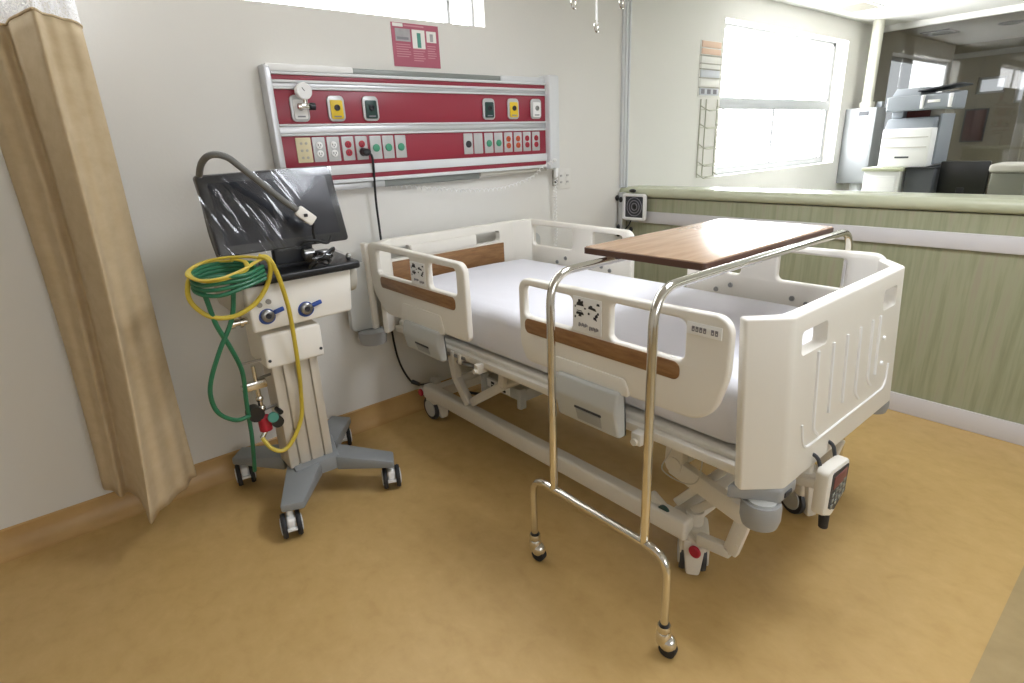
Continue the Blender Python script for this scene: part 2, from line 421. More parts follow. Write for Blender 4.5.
MB().lathe([(.12, 0), (.12, -.015), (.09, -.02), (.08, -.008)], (9.28, 1.9, CZ), (0, 0, 1)).build('rim', 'cabgrey', t)
MB().lathe([(.08, -.006), (.08, -.012), (.02, -.016)], (9.28, 1.9, CZ), (0, 0, 1)).build('lens', 'printerdark', t)
def fill_panel(x, y, sx, sy, label):  # panels added out of view to brighten the rooms
    t = thing('added_fill_light', label, 'lamp', (x, y, CZ), 'added fill light panels')
    MB().plate([rect(x-sx, x+sx, y-sy, y+sy), rect(x-sx+.03, x+sx-.03, y-sy+.03, y+sy-.03)], XY(CZ - .012), .022, .003).build('frame', 'alu_white', t)
    MB().box(x-sx+.03, x+sx-.03, y-sy+.03, y+sy-.03, CZ - .014, CZ - .010).build('diffuser', 'lamp', t, smooth=False)
fill_panel(1.9, .6, .3, .6, 'added unseen fill light panel over the middle of the ward')
fill_panel(6.0, -.4, .3, .6, 'added unseen fill light panel over the nurse desk')
fill_panel(9.6, .4, .3, .6, 'added unseen fill light panel in the far office beyond the tinted glass')

# ------------------------------------------------------------------ hospital bed
BX = 1.845
bed = thing('hospital_bed', 'cream adjustable hospital bed with raised side rails and walnut strips', 'bed', (BX, 1.66, 0))
def tilt(x, y, z): return (x, y - (1.06 - z) * .06, z)
def board(plan, z0, z1, name):
    o = MB(); o.plate([plan], XY((z0 + z1) / 2), z1 - z0, bev=.008)
    return o
# footboard: flat panel with chamfered wings
yo, yi = .61, .65
plan = [(1.347, .693), (1.440, yo), (2.268, yo), (2.365, .693), (2.345, .724), (2.250, yi), (1.458, yi), (1.367, .724)]
plan = fillet(plan, [.012, .035, .04, .012, .012, .03, .03, .012], 5)
fb = board(plan, .55, 1.052, 'footboard').warp(tilt).build('footboard', 'bedplastic', bed, angle=40)
for (a, b) in ((1.495, 1.655), (2.085, 2.205)):
    c = MB(); c.prism(rect(a, b, .93, 1.0, .014), lambda u, v, w: (u, .5 + w, v), .3); boolean_cut(fb, c.build('cut', 'bedplastic', bed))
g = MB()
fz = lambda z: yo - (1.06 - z) * .06 - .001
for x, zb, hook in ((1.60, .68, 1), (1.70, .70, 0), (1.80, .70, 0), (1.90, .70, 1), (2.0, .715, 1), (2.065, .715, 0)):
    pts = [(x, fz(.92), .92), (x, fz(zb), zb)]
    if hook: pts += [(x + .035, fz(zb - .03), zb - .03)]
    g.tube(round_path(pts, .02), .006, 6)
g.tube(round_path([(1.525, fz(.72), .72), (1.54, fz(.635), .635), (2.18, fz(.635), .635), (2.19, fz(.72), .72)], .05), .0045, 6)
g.build('groove_trim', 'white', fb)
for z in (.83, .74): MB().cyl((2.12, fz(z) + .002, z), (2.12, fz(z) - .006, z), .009, .007, 12).build('screw_cap', 'white', fb)

def bumper(cx, cy, z0, z1, name='corner_bumper'):
    b = MB(); b.lathe([(.03, z0), (.05, z0 + .008), (.056, z0 + .03), (.056, z1 - .015), (.052, z1)], (cx, cy, 0), (0, 0, 1), 28)
    o = b.build(name, 'bumper', bed)
    r = MB(); r.lathe([(.04, z1), (.04, z1 + .006), (.03, z1 + .008)], (cx, cy, 0), (0, 0, 1)); r.build('roller_cap', 'bedgrey', o)
    return o
bumper(1.412, .625, .425, .507); bumper(2.315, .65, .47, .53)
for sx in (-1, 1):
    f = lambda x, y, z: (BX + sx * (BX - x), y, z) if sx > 0 else (x, y, z)
    pb = [(1.348, .70), (1.425, .580), (1.525, .580), (1.525, .70)]
    if sx > 0: pb = [(BX + BX - x + .012, y + .012) for x, y in pb][::-1]
    b = MB(); b.hexa([(x, y, .508 if sx < 0 else .53) for x, y in pb], [(x, y, .553 if sx < 0 else .566) for x, y in pb], .008, 3)
    o_ = b.build('bumper_bracket', 'bumper', bed)
    if sx < 0: MB().box(1.45, 1.49, .576, .582, .518, .535, .002).build('clip', 'dark', o_)
# headboard
hp = [(1.30, 2.672), (1.32, 2.650), (1.425, 2.715), (2.265, 2.715), (2.37, 2.650), (2.39, 2.672), (2.29, 2.755), (1.40, 2.755)]
hb = board(fillet(hp, [.008, .008, .03, .03, .008, .008, .04, .04], 4), .58, 1.066, 'headboard').build('headboard', 'bedplastic', bed, angle=40)
for (a, b) in ((1.41, 1.535), (1.98, 2.16)):
    c = MB(); c.prism(rect(a, b, .957, 1.02, .018), lambda u, v, w: (u, 2.6 + w, v), .3); boolean_cut(hb, c.build('cut', 'bedplastic', bed))
MB().box(1.40, 2.185, 2.708, 2.716, .825, .945, .003).build('wood_panel', 'wood_strip', hb)
MB().box(1.537, 1.98, 2.708, 2.716, .955, 1.02, .006).build('grip_panel', 'bedplastic', hb)
for sx in (-1, 1):
    cx = BX + sx * .61
    b = MB(); b.prism(fillet([(cx - .075, .60), (cx + .075, .60), (cx + .075, .965), (cx - .075, .965)], [.03, .03, .05, .05]), XZ(2.745), .045, .01)
    b.build('corner_panel', 'bedgrey', bed)
    xp = BX + sx * .553
    MB().box(xp - .018, xp + .018, 2.724, 2.775, .592, 1.06, .010, 3).build('corner_post', 'bedplastic', bed)
    b = MB(); b.lathe([(.03, .515), (.07, .525), (.075, .56), (.075, .592), (.06, .60)], (cx + sx * -.03, 2.735, 0), (0, 0, 1)); b.build('corner_bumper', 'bumper', bed)

# side rails
def rail(side, head):
    """side -1 near, +1 far"""
    xo = 1.293 if side < 0 else 2.400; xi = 1.323 if side < 0 else 2.366
    xm = (xo + xi) / 2; th = abs(xo - xi)
    if head:
        out = [(1.872, .718), (2.60, .705), (2.715, .80), (2.752, 1.07), (1.872, 1.058)]
        rr = [.025, .12, .10, .06, .05]
        ops = [rect(2.305, 2.645, .913, 1.033, .022), rect(1.935, 2.155, .913, 1.029, .022)]
        strip = (1.95, 2.62, .845, .903); lab = (2.175, 2.30, .915, 1.02); latch = (2.085, 2.39, .575, .72)
    else:
        out = [(.74, .748), (1.50, .737), (1.534, .80), (1.534, 1.052), (.698, 1.066), (.698, .90)]
        rr = [.13, .04, .10, .045, .05, .2]
        ops = [rect(1.262, 1.505, .913, 1.027, .022), rect(.832, 1.10, .913, 1.034, .022)]
        strip = (.842, 1.50, .852, .907); lab = (1.132, 1.255, .915, 1.033); latch = (1.045, 1.32, .585, .752)
    r = MB(); r.plate([fillet(out, rr, 8)] + ops, YZ(xm), th, .009)
    ro = r.build('side_rail', 'bedplastic', bed, angle=40)
    o_ = side * 1.0
    s_ = MB(); s_.prism(rect(*strip, .022), lambda u, v, w: (xo + o_ * (-.002 + w), u, v), .005, .0015); s_.build('wood_strip', 'wood_strip', ro)
    # raised hinge panel on the outer face
    y0, y1, z0, z1 = latch; ym = (y0 + y1) / 2
    p = MB(); p.prism(fillet([(y0 - .04, z1 - .01), (y1 + .05, z1 - .01), (y1 + .02, .80), (y0 - .01, .80)], .015), lambda u, v, w: (xo + o_ * (w - .004), u, v), .010, .004)
    p.build('hinge_panel', 'bedplastic', ro)
    prof = fillet([(-.02, z1), (.022, z1), (.034, (z0*.4+z1*.6)), (.012, z0), (-.03, z0)], [.003, .012, .05, .02, .003], 6)
    l = MB(); l.prism(prof, lambda u, v, w: (xo + o_*u, y0 + w, v), y1 - y0, .01, 3)
    lo = l.build('latch_cover', 'bedgrey', ro)
    MB().box(min(xo, xo + o_*.030), max(xo, xo + o_*.030), ym - .075, ym + .045, (z0+z1)/2 - .020, (z0+z1)/2 - .010, .003).build('slot', 'dark', lo)
    q = MB(); q.hexa([(xo + o_*.005, ym - .07, z0 + .015), (xo + o_*.005, ym + .04, z0 + .015), (xo + o_*.017, ym + .04, z0 + .018), (xo + o_*.017, ym - .07, z0 + .018)],
                     [(xo + o_*.005, ym - .07, (z0+z1)/2 - .022), (xo + o_*.005, ym + .04, (z0+z1)/2 - .022), (xo + o_*.0285, ym + .04, (z0+z1)/2 - .022), (xo + o_*.0285, ym - .07, (z0+z1)/2 - .022)], .002)
    q.build('pull', 'bumper', lo)
    # inner face: recess frame, bolts and slot
    if side > 0:
        for yy, zz in ((ym - .16, .845), (ym + .12, .86), (ym + .19, .83), (ym - .22, .83)):
            MB().cyl((xi, yy, zz), (xi - o_ * .006, yy, zz), .012, .010, 12).build('bolt', 'steel', ro)
    a, b = sorted((xi, xi - o_*.004))
    if side > 0: MB().box(a, b, ym - .1, ym + .14, .79, .808, .0015).build('inner_slot', 'dark', ro)
    # printed control sticker between the openings, both faces
    if side < 0:
        y0, y1, z0, z1 = lab
        st = MB().box(xo - .003, xo + .001, y0, y1, z0, z1, .001).build('control_sticker', 'white', ro)
        st['label'] = 'white sticker with black bed pictograms'
        ic = MB(); xs = xo - .0045; W = y1 - y0; H = z1 - z0
        def bl(u, v, du, dv, sk=0.):          # u from the head side (left in view)
            yc = y1 - u * W; zc = z0 + v * H
            ic.prism([(yc - du*W, zc - dv*H + sk*H), (yc + du*W, zc - dv*H - sk*H), (yc + du*W*.8, zc + dv*H - sk*H), (yc - du*W*.7, zc + dv*H + sk*H)], lambda a_, b_, c_: (xs + c_, a_, b_), .003)
        bl(.27, .80, .13, .045); bl(.25, .88, .05, .05); bl(.33, .86, .05, .03, .02)
        bl(.70, .74, .14, .035, -.02); bl(.66, .80, .04, .02); bl(.90, .88, .05, .03)
        bl(.27, .54, .14, .035); bl(.27, .48, .05, .03); bl(.25, .61, .1, .008)
        bl(.84, .55, .05, .05, .03); bl(.80, .47, .06, .03, -.02); bl(.90, .63, .03, .03)
        bl(.58, .58, .03, .03); bl(.10, .72, .02, .03); bl(.10, .42, .02, .03); bl(.45, .70, .03, .02)
        ic.build('pictograms', 'ink', st)
        ic = MB()
        for i in range(6):
            u = .22 + i * .055; ic.prism([(y1 - u*W, z0 + (.17 + .03*(i % 2))*H), (y1 - (u+.035)*W, z0 + (.15 + .02*(i % 3))*H), (y1 - (u+.04)*W, z0 + (.24 + .04*((i+1) % 2))*H), (y1 - (u+.008)*W, z0 + .27*H)], lambda a_, b_, c_: (xs + c_, a_, b_), .003)
        for i in range(6):
            u = .60 + i * .055; ic.prism([(y1 - u*W, z0 + (.12 + .03*(i % 2))*H), (y1 - (u+.035)*W, z0 + (.10 + .02*(i % 3))*H), (y1 - (u+.04)*W, z0 + (.19 + .04*((i+1) % 2))*H), (y1 - (u+.008)*W, z0 + .22*H)], lambda a_, b_, c_: (xs + c_, a_, b_), .003)
        ic.build('lettering', 'inkgrey', st)
    if side < 0 and not head:
        st = MB().box(xo - .003, xo + .001, .722, .826, 1.0, 1.034, .001).build('number_sticker', 'white', ro)
        ic = MB()
        for i in range(7):
            if i == 4: continue
            yy = .81 - i * .0115
            ic.plate([rect(yy - .0085, yy, 1.009, 1.024), rect(yy - .006, yy - .0025, 1.0125, 1.0165)] , YZ(xo - .0035), .001, .0002)
        ic.build('printed_number', 'inkgrey', st)
    return ro
for sd in (-1, 1):
    for hd in (True, False): rail(sd, hd)
# deck under the mattress
d = MB(); d.plate([rect(1.395, 2.295, .66, 2.70, .04)], XY(.611), .032, .008); deck = d.build('mattress_deck', 'bedmetal', bed)
d = MB()
for x in (1.39, 2.30): d.box(x - .02, x + .02, .66, 2.68, .575, .608, .006)
for y in (.70, 1.30, 1.95, 2.66): d.box(1.39, 2.30, y - .02, y + .02, .575, .605, .005)
d.build('deck_frame', 'bedmetal', bed)
# crash bits along the deck edge
for y0, y1 in ((1.0, 1.04), (1.88, 1.91)):
    d = MB().box(1.335, 1.385, y0, y1, .555, .60, .006); d.cyl((1.337, (y0+y1)/2, .57), (1.325, (y0+y1)/2, .57), .012)
    d.build('rail_bracket', 'bedmetal', bed)
for y0, z0, L in ((2.02, .585, .22), (1.93, .565, .16)):
    MB().cyl((1.375, y0, z0), (1.375, y0 + L, z0 - .012), .010).build('release_rod', 'steel', bed)
for y in (2.06, 2.12, 2.19): MB().box(1.36, 1.39, y - .012, y + .012, .55, .60, .004).build('rod_clip', 'bedmetal', bed)
# base frame
for x in (1.50, 2.19): MB().box(x - .03, x + .03, .90, 2.62, .165, .245, .012, 3).build('base_rail', 'bedmetal', bed)
for y in (.96, 2.56): MB().box(1.50, 2.19, y - .035, y + .035, .17, .235, .01).build('base_crossbar', 'bedmetal', bed)
def link(p, w, h, name, dy=0):
    b = MB()
    for a, c in zip(p[:-1], p[1:]): b.bar(a, c, w, h, .006)
    return b.build(name, 'bedmetal', bed)
for x in (1.50, 2.19):
    # foot end lift arm and its hanger
    b = MB(); b.bar((x, .965, .56), (x, .972, .43), .04, .07, .008, up=(0, 1, 0)).bar((x, .985, .435), (x, .70, .362), .035, .07, .01)
    b.cyl((x - .026, .965, .445), (x + .026, .965, .445), .03)
    b.build('lift_arm', 'bedmetal', bed)
    b = MB(); b.bar((x, .705, .375), (x, .745, .205), .03, .05, .006, up=(0, 1, 0)).bar((x, .745, .205), (x, .865, .19), .03, .045, .006)
    for zz in (.33, .29, .25): b.cyl((x - .017, .722, zz), (x + .017, .722, zz), .006)
    b.build('hanger_bracket', 'bedmetal', bed)
    for ya, yb, zb in ((.92, .74, .43), (.99, .82, .46)): MB().bar((x + .05, ya, .25), (x + .05, yb, zb), .022, .03, .005).build('brace', 'bedmetal', bed)
    b = MB(); b.bar((x, 2.34, .58), (x, 2.30, .36), .04, .05, .008, up=(0, 1, 0)).bar((x, 2.30, .37), (x, 2.20, .25), .04, .05, .008, up=(0, 1, 0)).bar((x, 2.18, .27), (x, 1.92, .44), .03, .045, .008)
    b.bar((x, 1.92, .44), (x, 1.90, .58), .03, .04, .006, up=(0, 1, 0))
    b.build('lift_arm', 'bedmetal', bed)
d = MB(); d.cyl((1.84, 2.35, .33), (1.84, 1.25, .46), .035).cyl((1.84, 1.9, .385), (1.84, 1.2, .465), .05); d.build('lift_actuator', 'bumper', bed)
for y, z in ((.965, .445), (1.92, .44), (2.30, .36)): MB().cyl((1.50, y, z), (2.19, y, z), .021).build('torsion_tube', 'bedmetal', bed)
# junction box under the deck, with a cable
d = MB().box(1.60, 1.80, 1.90, 2.20, .325, .385, .008)
for y in (1.905, 2.195): d.box(1.582, 1.62, y - .014, y + .014, .295, .40, .004)
jb = d.build('control_box', 'bedgrey', bed)
MB().box(1.596, 1.602, 1.99, 2.17, .335, .378, .001).build('control_label', 'white', jb)
d = MB()
for i in range(3):
    for j in range(2): d.box(1.594, 1.597, 2.02 + i*.045, 2.045 + i*.045, .341 + j*.018, .353 + j*.018)
d.build('control_marks', 'ink', jb)
d = MB().tube(spline([(1.66, 2.58, .25), (1.62, 2.42, .22), (1.64, 2.2, .27), (1.62, 2.06, .40), (1.56, 1.98, .50), (1.5, 1.9, .57)]), .008, 8); d.build('bed_cable', 'rubber', bed)
d = MB().tube(spline([(1.46, .93, .60), (1.43, .95, .52), (1.45, .99, .43), (1.47, .92, .40), (1.46, .86, .44), (1.45, .84, .55)]), .0022, 6); d.build('loop_cable', 'handlegrey', bed)
# castors of the bed
def bed_castor(x, y, out, foot, swivel=0.):
    ca, sa = cos(swivel), sin(swivel)
    turn = lambda px, py, pz: (x + (px - x) * ca - (py - y) * sa, y + (px - x) * sa + (py - y) * ca, pz)
    c = MB(); c.box(x - .05, x + .05, y - .05, y + .055, .10, .20, .018, 3).cyl((x, y, .19), (x, y, .25), .03)
    c.hexa([(x - .024, y - .07, .022), (x + .024, y - .07, .022), (x + .024, y + .03, .04), (x - .024, y + .03, .04)],
           [(x - .04, y - .07, .17), (x + .04, y - .07, .17), (x + .04, y + .045, .17), (x - .04, y + .045, .17)], .01)
    if foot:
        for sx in (-1, 1): c.prism(fillet([(y - .055, .045), (y + .05, .045), (y + .045, .15), (y - .045, .15)], .03), lambda u, w_, d_: (x + sx * .047 + d_, u, w_), .006, .002)
    co = c.warp(turn).build('castor', 'bedmetal', bed)
    for sx in (-1, 1):
        w = MB(); w.lathe([(.045, -.012), (.068, -.012), (.072, 0), (.068, .012), (.045, .012)], (x + sx * .034, y + .012, .072), (1, 0, 0), 28); w.warp(turn).build('wheel', 'dark', co)
        w = MB(); w.lathe([(.052, -.001), (.05, .004), (.02, .007)], (x + sx * (.034 + .012), y + .012, .072), (sx, 0, 0), 22); w.warp(turn).build('hub_cap', 'bedgrey', co)
    p = MB(); s = -1 if foot else 1
    p.bar((x - out*0 - .05, y + .16 * 1, .265), (x - .05, y - .06, .135), .026, .05, .01) if foot else p.bar((x - .05, y - .12, .20), (x - .05, y + .10, .16), .026, .045, .01)
    po = p.build('brake_pedal', 'bedmetal', co)
    a = (x - .066, y - .05, .14) if foot else (x - .066, y + .06, .165)
    if out < 0: MB().lathe([(.022, 0), (.022, -.008), (.018, -.011)], a, (1, 0, 0)).build('red_button', 'sred', co)
    if foot and out < 0: MB().lathe([(.024, 0), (.024, -.008), (.02, -.011)], (x - .064, y + .085, .235), (1, 0, 0)).build('green_button', 'dgreen', co)
bed_castor(1.555, .915, -1, True, radians(-55)); bed_castor(1.565, 2.63, -1, False); bed_castor(2.17, .80, 1, False, radians(-25)); bed_castor(2.14, 2.63, 1, False)

# mattress with its white sheet
def mattress():
    t = bmesh.new(); nx, ny, nz = 26, 52, 8
    x0, x1, y0, y1, z0, z1 = 1.405, 2.295, .70, 2.655, .6285, .85
    bmesh.ops.create_cube(t, size=1)
    for v in t.verts: v.co = Vector((x0 + (v.co.x+.5)*(x1-x0), y0 + (v.co.y+.5)*(y1-y0), z0 + (v.co.z+.5)*(z1-z0)))
    bmesh.ops.bevel(t, geom=list(t.edges), offset=.05, segments=4, affect='EDGES', profile=.5)
    bmesh.ops.subdivide_edges(t, edges=[e for e in t.edges if e.calc_length() > .15], cuts=14, use_grid_fill=True)
    from mathutils import noise
    for v in t.verts:
        if v.co.z > z0 + .03:
            n = noise.noise(v.co * 4.0) * .004 + noise.noise(v.co * 11.0) * .0018
            v.co.z += n
            if v.co.x < x0 + .03: v.co.x += n * 1.2
            v.co.z += .010 * max(0, 1 - ((v.co.x - 1.85) / .45) ** 2) - .005
    m = MB(); m.add(t); o = m.build('mattress', 'sheet', None, angle=60)
    return tag(o, 'mattress under a fitted white sheet on the hospital bed', 'mattress')
mattress()

# hand control hanging from the footboard
pc = thing('hand_control', 'cream hand control with keypad hanging below the footboard', 'remote control', (1.69, .54, .46))
h = MB(); h.prism(fillet([(1.60, .40), (1.665, .368), (1.755, .42), (1.755, .538), (1.60, .552)], [.015, .02, .04, .02, .02]), lambda u, v, w: (u, .560 - w, v), .04, .008)
h.build('case', 'bedplastic', pc)
h = MB(); h.prism(fillet([(1.626, .415), (1.675, .39), (1.742, .434), (1.742, .526), (1.626, .535)], .008), lambda u, v, w: (u, .521 - w, v), .003); h.build('keypad', 'dark', pc)
MB().box(1.64, 1.73, .5165, .5185, .475, .518, .001).build('display', 'padred', pc)
h = MB()
for i in range(4):
    for j in range(3): h.box(1.636 + i*.025, 1.653 + i*.025, .5155, .519, .408 + j*.021 + i*.007, .421 + j*.021 + i*.007, .001)
h.build('keys', 'lcd', pc)
h = MB().cyl((1.665, .54, .375), (1.672, .54, .318), .016, .014); h.build('cable_boot', 'rubber', pc)
h = MB().tube(round_path([(1.625, .558, .545), (1.625, .568, .572), (1.625, .60, .58)], .015), .006, 8); h.tube(round_path([(1.735, .558, .53), (1.735, .568, .572), (1.735, .60, .58)], .015), .006, 8); h.build('hook', 'dark', pc)

pc.location.z += .014; pc.location.x -= .004

# ------------------------------------------------------------------ overbed table
tb = thing('overbed_table', 'chrome overbed table on castors straddling the bed, wood laminate top', 'table', (1.8, 1.05, 0))
MB().plate([rect(1.43, 2.295, .870, 1.335, .012)], XY(1.1525), .0245, .003).build('tabletop', 'table_wood', tb)
e = MB(); e.plate([rect(1.4265, 2.2985, .8665, 1.3385, .014), rect(1.4305, 2.2945, .8705, 1.3345, .012)], XY(1.151), .021, .0015); e.build('edge_band', 'table_edge', tb)
for y, zt, nm in ((.848, 1.139, 'near'), (1.235, 1.126, 'far')):
    p = round_path([(1.17, y, .365), (1.17, y, zt), (2.412, y, zt), (2.412, y, .365)], .10, 10)
    MB().tube(p, .0135, 16).build('arch_tube', 'chrome', tb)
for x in (1.17, 2.412):
    p = round_path([(x, 1.346, .085), (x, 1.346, .362), (x, .764, .362), (x, .764, .085)], .075, 10)
    MB().tube(p, .0125, 16).build('base_tube', 'chrome', tb)
    for y in (1.346, .764):
        c = MB(); c.lathe([(.019, .112), (.021, .106), (.021, .092), (.019, .088), (.023, .08), (.025, .06), (.022, .045)], (x, y, 0), (0, 0, 1))
        c.ball((x + .004, y - .012, .048), (.026, .03, .03))
        co = c.build('castor', 'chrome', tb)
        w = MB(); w.lathe([(.020, -.016), (.026, -.013), (.027, 0), (.026, .013), (.020, .016)], (x + .004, y - .016, .0275), (1, .2, 0)); w.build('wheel', 'rubber', co)
        MB().cyl((x, y, .108), (x, y, .118), .0145).build('rubber_collar', 'rubber', co)
for y in (.87, 1.235):
    for x in (1.52, 2.2):
        MB().box(x - .05, x + .05, y - .02, y + .02, 1.126, 1.1395, .002).build('bracket', 'dark', tb)

# ------------------------------------------------------------------ ventilator on its trolley
v = thing('ventilator', 'white wheeled ventilator with film-wrapped black touch screen beside the curtain', 'medical machine', (.75, 2.42, 0))
# star base
hub = [(.62, 2.30), (.82, 2.29), (.88, 2.52), (.64, 2.56)]
b = MB(); b.hexa([(x, y, .13) for x, y in hub], [(x, y, .20) for x, y in hub], .01)
def leg(a, c, ta, tc):
    a1, a2 = a; c1, c2 = c
    b.hexa([(a1[0], a1[1], .125), (a2[0], a2[1], .125), (c2[0], c2[1], .125), (c1[0], c1[1], .125)],
           [(a1[0], a1[1], .195), (a2[0], a2[1], .195), (c2[0], c2[1], .160), (c1[0], c1[1], .160)], .008)
leg(((.62, 2.40), (.735, 2.30)), ((.49, 2.135), (.575, 2.10)), 0, 0)
leg(((.80, 2.29), (.86, 2.41)), ((1.0, 2.115), (1.045, 2.205)), 0, 0)
leg(((.86, 2.43), (.80, 2.55)), ((1.06, 2.70), (.99, 2.79)), 0, 0)
leg(((.72, 2.56), (.62, 2.46)), ((.52, 2.775), (.45, 2.69)), 0, 0)
vb = b.build('base', 'cartgrey', v)
def cart_castor(x, y, ang):
    ca, sa = cos(ang), sin(ang)
    turn = lambda px, py, pz: (x + (px - x) * ca - (py - y) * sa, y + (px - x) * sa + (py - y) * ca, pz)
    c = MB(); c.cyl((x, y, .085), (x, y, .128), .014).box(x - .018, x + .018, y - .045, y + .035, .04, .098, .012, 3)
    c.box(x - .022, x + .022, y - .058, y - .04, .048, .06, .004)
    co = c.warp(turn).build('castor', 'white', v)
    for sx in (-1, 1):
        w = MB(); w.lathe([(.038, -.010), (.050, -.010), (.0535, 0), (.050, .010), (.038, .010)], (x + sx*.029, y - .008, .0535), (1, 0, 0), 26); w.warp(turn).build('wheel', 'rubber', co)
        w = MB(); w.lathe([(.036, 0), (.034, .004), (.012, .006)], (x + sx*.039, y - .008, .0535), (sx, 0, 0), 20); w.warp(turn).build('wheel_cap', 'alu_white', co)
for x, y, a in ((.525, 2.15, -14), (1.01, 2.18, -25), (1.01, 2.72, -20), (.50, 2.71, -10)): cart_castor(x, y, radians(a))
# column
c = MB()
for x0, x1 in ((.612, .652), (.658, .705), (.711, .765), (.771, .808)): c.box(x0, x1, 2.33, 2.46, .19, .72, .006)
c.box(.618, .802, 2.345, 2.45, .19, .72); c.build('column', 'cartcol', v)
MB().box(.582, .822, 2.272, 2.50, .690, .835, .012, 3).build('column_cover', 'cartwhite', v)
for x in (.596, .808): MB().cyl((x, 2.273, .725), (x, 2.268, .725), .006).build('cover_screw', 'dark', v)
# main housing, slightly tapering towards the bottom
c = MB(); c.hexa([(.553, 2.25, .855), (.962, 2.25, .862), (.962, 2.56, .862), (.553, 2.56, .855)], [(.548, 2.245, 1.04), (.978, 2.245, 1.045), (.978, 2.60, 1.045), (.548, 2.60, 1.04)], .012, 3)
hs = c.build('housing', 'cartwhite', v)
for sx, x in ((-1, .525), (1, 1.005)):
    c = MB(); c.prism(fillet([(2.29, .93), (2.56, .93), (2.56, 1.042), (2.27, 1.042)], [.05, .04, .02, .02]), lambda u, w_, d_: (x + sx * (d_ - .03), u, w_), .045, .012, 3); c.build('side_grip', 'handlegrey', v)
c = MB(); c.cyl((.555, 2.30, .90), (.50, 2.30, .90), .014).cyl((.50, 2.30, .90), (.485, 2.30, .90), .020).cyl((.53, 2.30, .90), (.52, 2.30, .90), .022); c.build('side_port', 'chrome', v)
c = MB(); c.prism(fillet([(.505, 2.195), (1.012, 2.215), (1.055, 2.60), (.545, 2.60)], .02), XY(1.045), .03, .008, 3); vt = c.build('top_deck', 'black', v)
for x, z in ((.612, .918), (.765, .915)):
    c = MB(); c.lathe([(.036, 0), (.036, .003), (.026, .0045)], (x, 2.252, z), (0, -1, 0)); pl = c.build('connector_ring', 'bluering', v)
    c = MB(); c.lathe([(.024, .002), (.024, .022), (.018, .026), (.012, .026), (.012, .01)], (x, 2.252, z), (0, -1, 0)); c.build('connector', 'steel', pl)
    MB().cyl((x, 2.232, z), (x, 2.224, z), .009).build('bore', 'ink', pl)
    c = MB(); c.bar((x + .025, 2.24, z + .008), (x + .065, 2.238, z + .018), .012, .018, .005); c.build('lever', 'bluering', pl)
for x, z in ((.59, .965), (.625, .972)): MB().cyl((x, 2.252, z), (x, 2.238, z), .010).build('small_port', 'steel', v)
# touch screen leaning back on its hinge
mz = lambda z: 2.275 + (z - 1.155) * .27
def scr(u, w_, d): return (u, mz(w_) + d, w_)
c = MB(); c.prism(fillet([(.496, 1.158), (1.003, 1.158), (.995, 1.458), (.484, 1.448)], .015), lambda u, w_, d: (u, mz(w_) + d, w_), .045, .008, 3)
sc = c.build('screen_case', 'black', v)
c = MB(); c.prism(fillet([(.528, 1.195), (.972, 1.195), (.962, 1.424), (.518, 1.418)], .006), lambda u, w_, d: (u, mz(w_) - .0015 + d, w_), .003); c.build('screen', 'screen', sc)
# crumpled clear film over the screen
t = bmesh.new(); from mathutils import noise
NX, NZ = 150, 60; grid = []
for i in range(NX + 1):
    row = []
    for j in range(NZ + 1):
        u = i / NX; q = j / NZ
        x = .488 + (.512) * u + (.006 - .012 * q) * (1 - 2*u) - .008 * q; z = 1.152 + .302 * q
        d1 = x + .42 * (z - 1.15) + .02 * noise.noise(Vector((x * 5, z * 5, 9.)))
        ridge = max(0, noise.noise(Vector((d1 * 48, z * 4.5, 3.1))) - .12) ** 1.5
        fine = max(0, noise.noise(Vector((d1 * 120, z * 9, 1.7))) - .2) ** 1.5
        fade = max(0, 1 - abs(u - .22) * 1.9) ** 1.1 * max(.15, 1.15 - q)
        nn = (ridge * .05 + fine * .025) * fade + .0035 + .003 * noise.noise(Vector((x * 7, z * 7, 2.)))
        nn = max(nn, .002)
        row.append(t.verts.new((x, mz(z) - nn, z)))
    grid.append(row)
for i in range(NX):
    for j in range(NZ): t.faces.new((grid[i][j], grid[i+1][j], grid[i+1][j+1], grid[i][j+1]))
m_ = MB(); m_.add(t); m_.build('plastic_film', 'film', v, angle=80)
c = MB().box(.66, .90, 2.33, 2.42, 1.072, 1.10, .01).box(.70, .86, 2.315, 2.36, 1.09, 1.20, .012); c.build('screen_hinge', 'dark', v)
MB().cyl((.80, 2.27, 1.125), (.84, 2.27, 1.125), .022).build('hinge_knob', 'steel', v)
MB().cyl((.855, 2.27, 1.12), (.90, 2.275, 1.12), .016).build('hinge_knob', 'steel', v)
# grey hose support arm over the screen, with a clamp
ap = spline([(.545, 2.46, 1.07), (.525, 2.46, 1.22), (.515, 2.43, 1.36), (.505, 2.38, 1.43), (.505, 2.32, 1.480), (.519, 2.28, 1.508), (.545, 2.262, 1.517), (.582, 2.25, 1.505), (.62, 2.25, 1.470), (.682, 2.25, 1.408), (.755, 2.245, 1.336), (.80, 2.24, 1.296)])
ar = MB().tube(ap, .0118, 12).build('support_arm', 'armgrey', v)
c = MB(); c.bar((.79, 2.232, 1.307), (.848, 2.222, 1.252), .02, .042, .006, up=(0, -1, 0)); 
c = MB(); c.bar((.792, 2.238, 1.304), (.846, 2.228, 1.254), .042, .022, .006, up=(0, -1, 0)); cl = c.build('clamp', 'cartwhite', ar)
MB().box(.808, .822, 2.216, 2.224, 1.276, 1.288, .002).build('clamp_mark', 'ink', ar)
c = MB().tube(spline([(.845, 2.23, 1.25), (.84, 2.235, 1.215), (.845, 2.24, 1.17)]), .0065, 8); c.tube(spline([(.78, 2.235, 1.17), (.80, 2.225, 1.185), (.84, 2.225, 1.18), (.89, 2.235, 1.165), (.91, 2.235, 1.19)]), .006, 8); c.build('clamp_cable', 'black', ar)
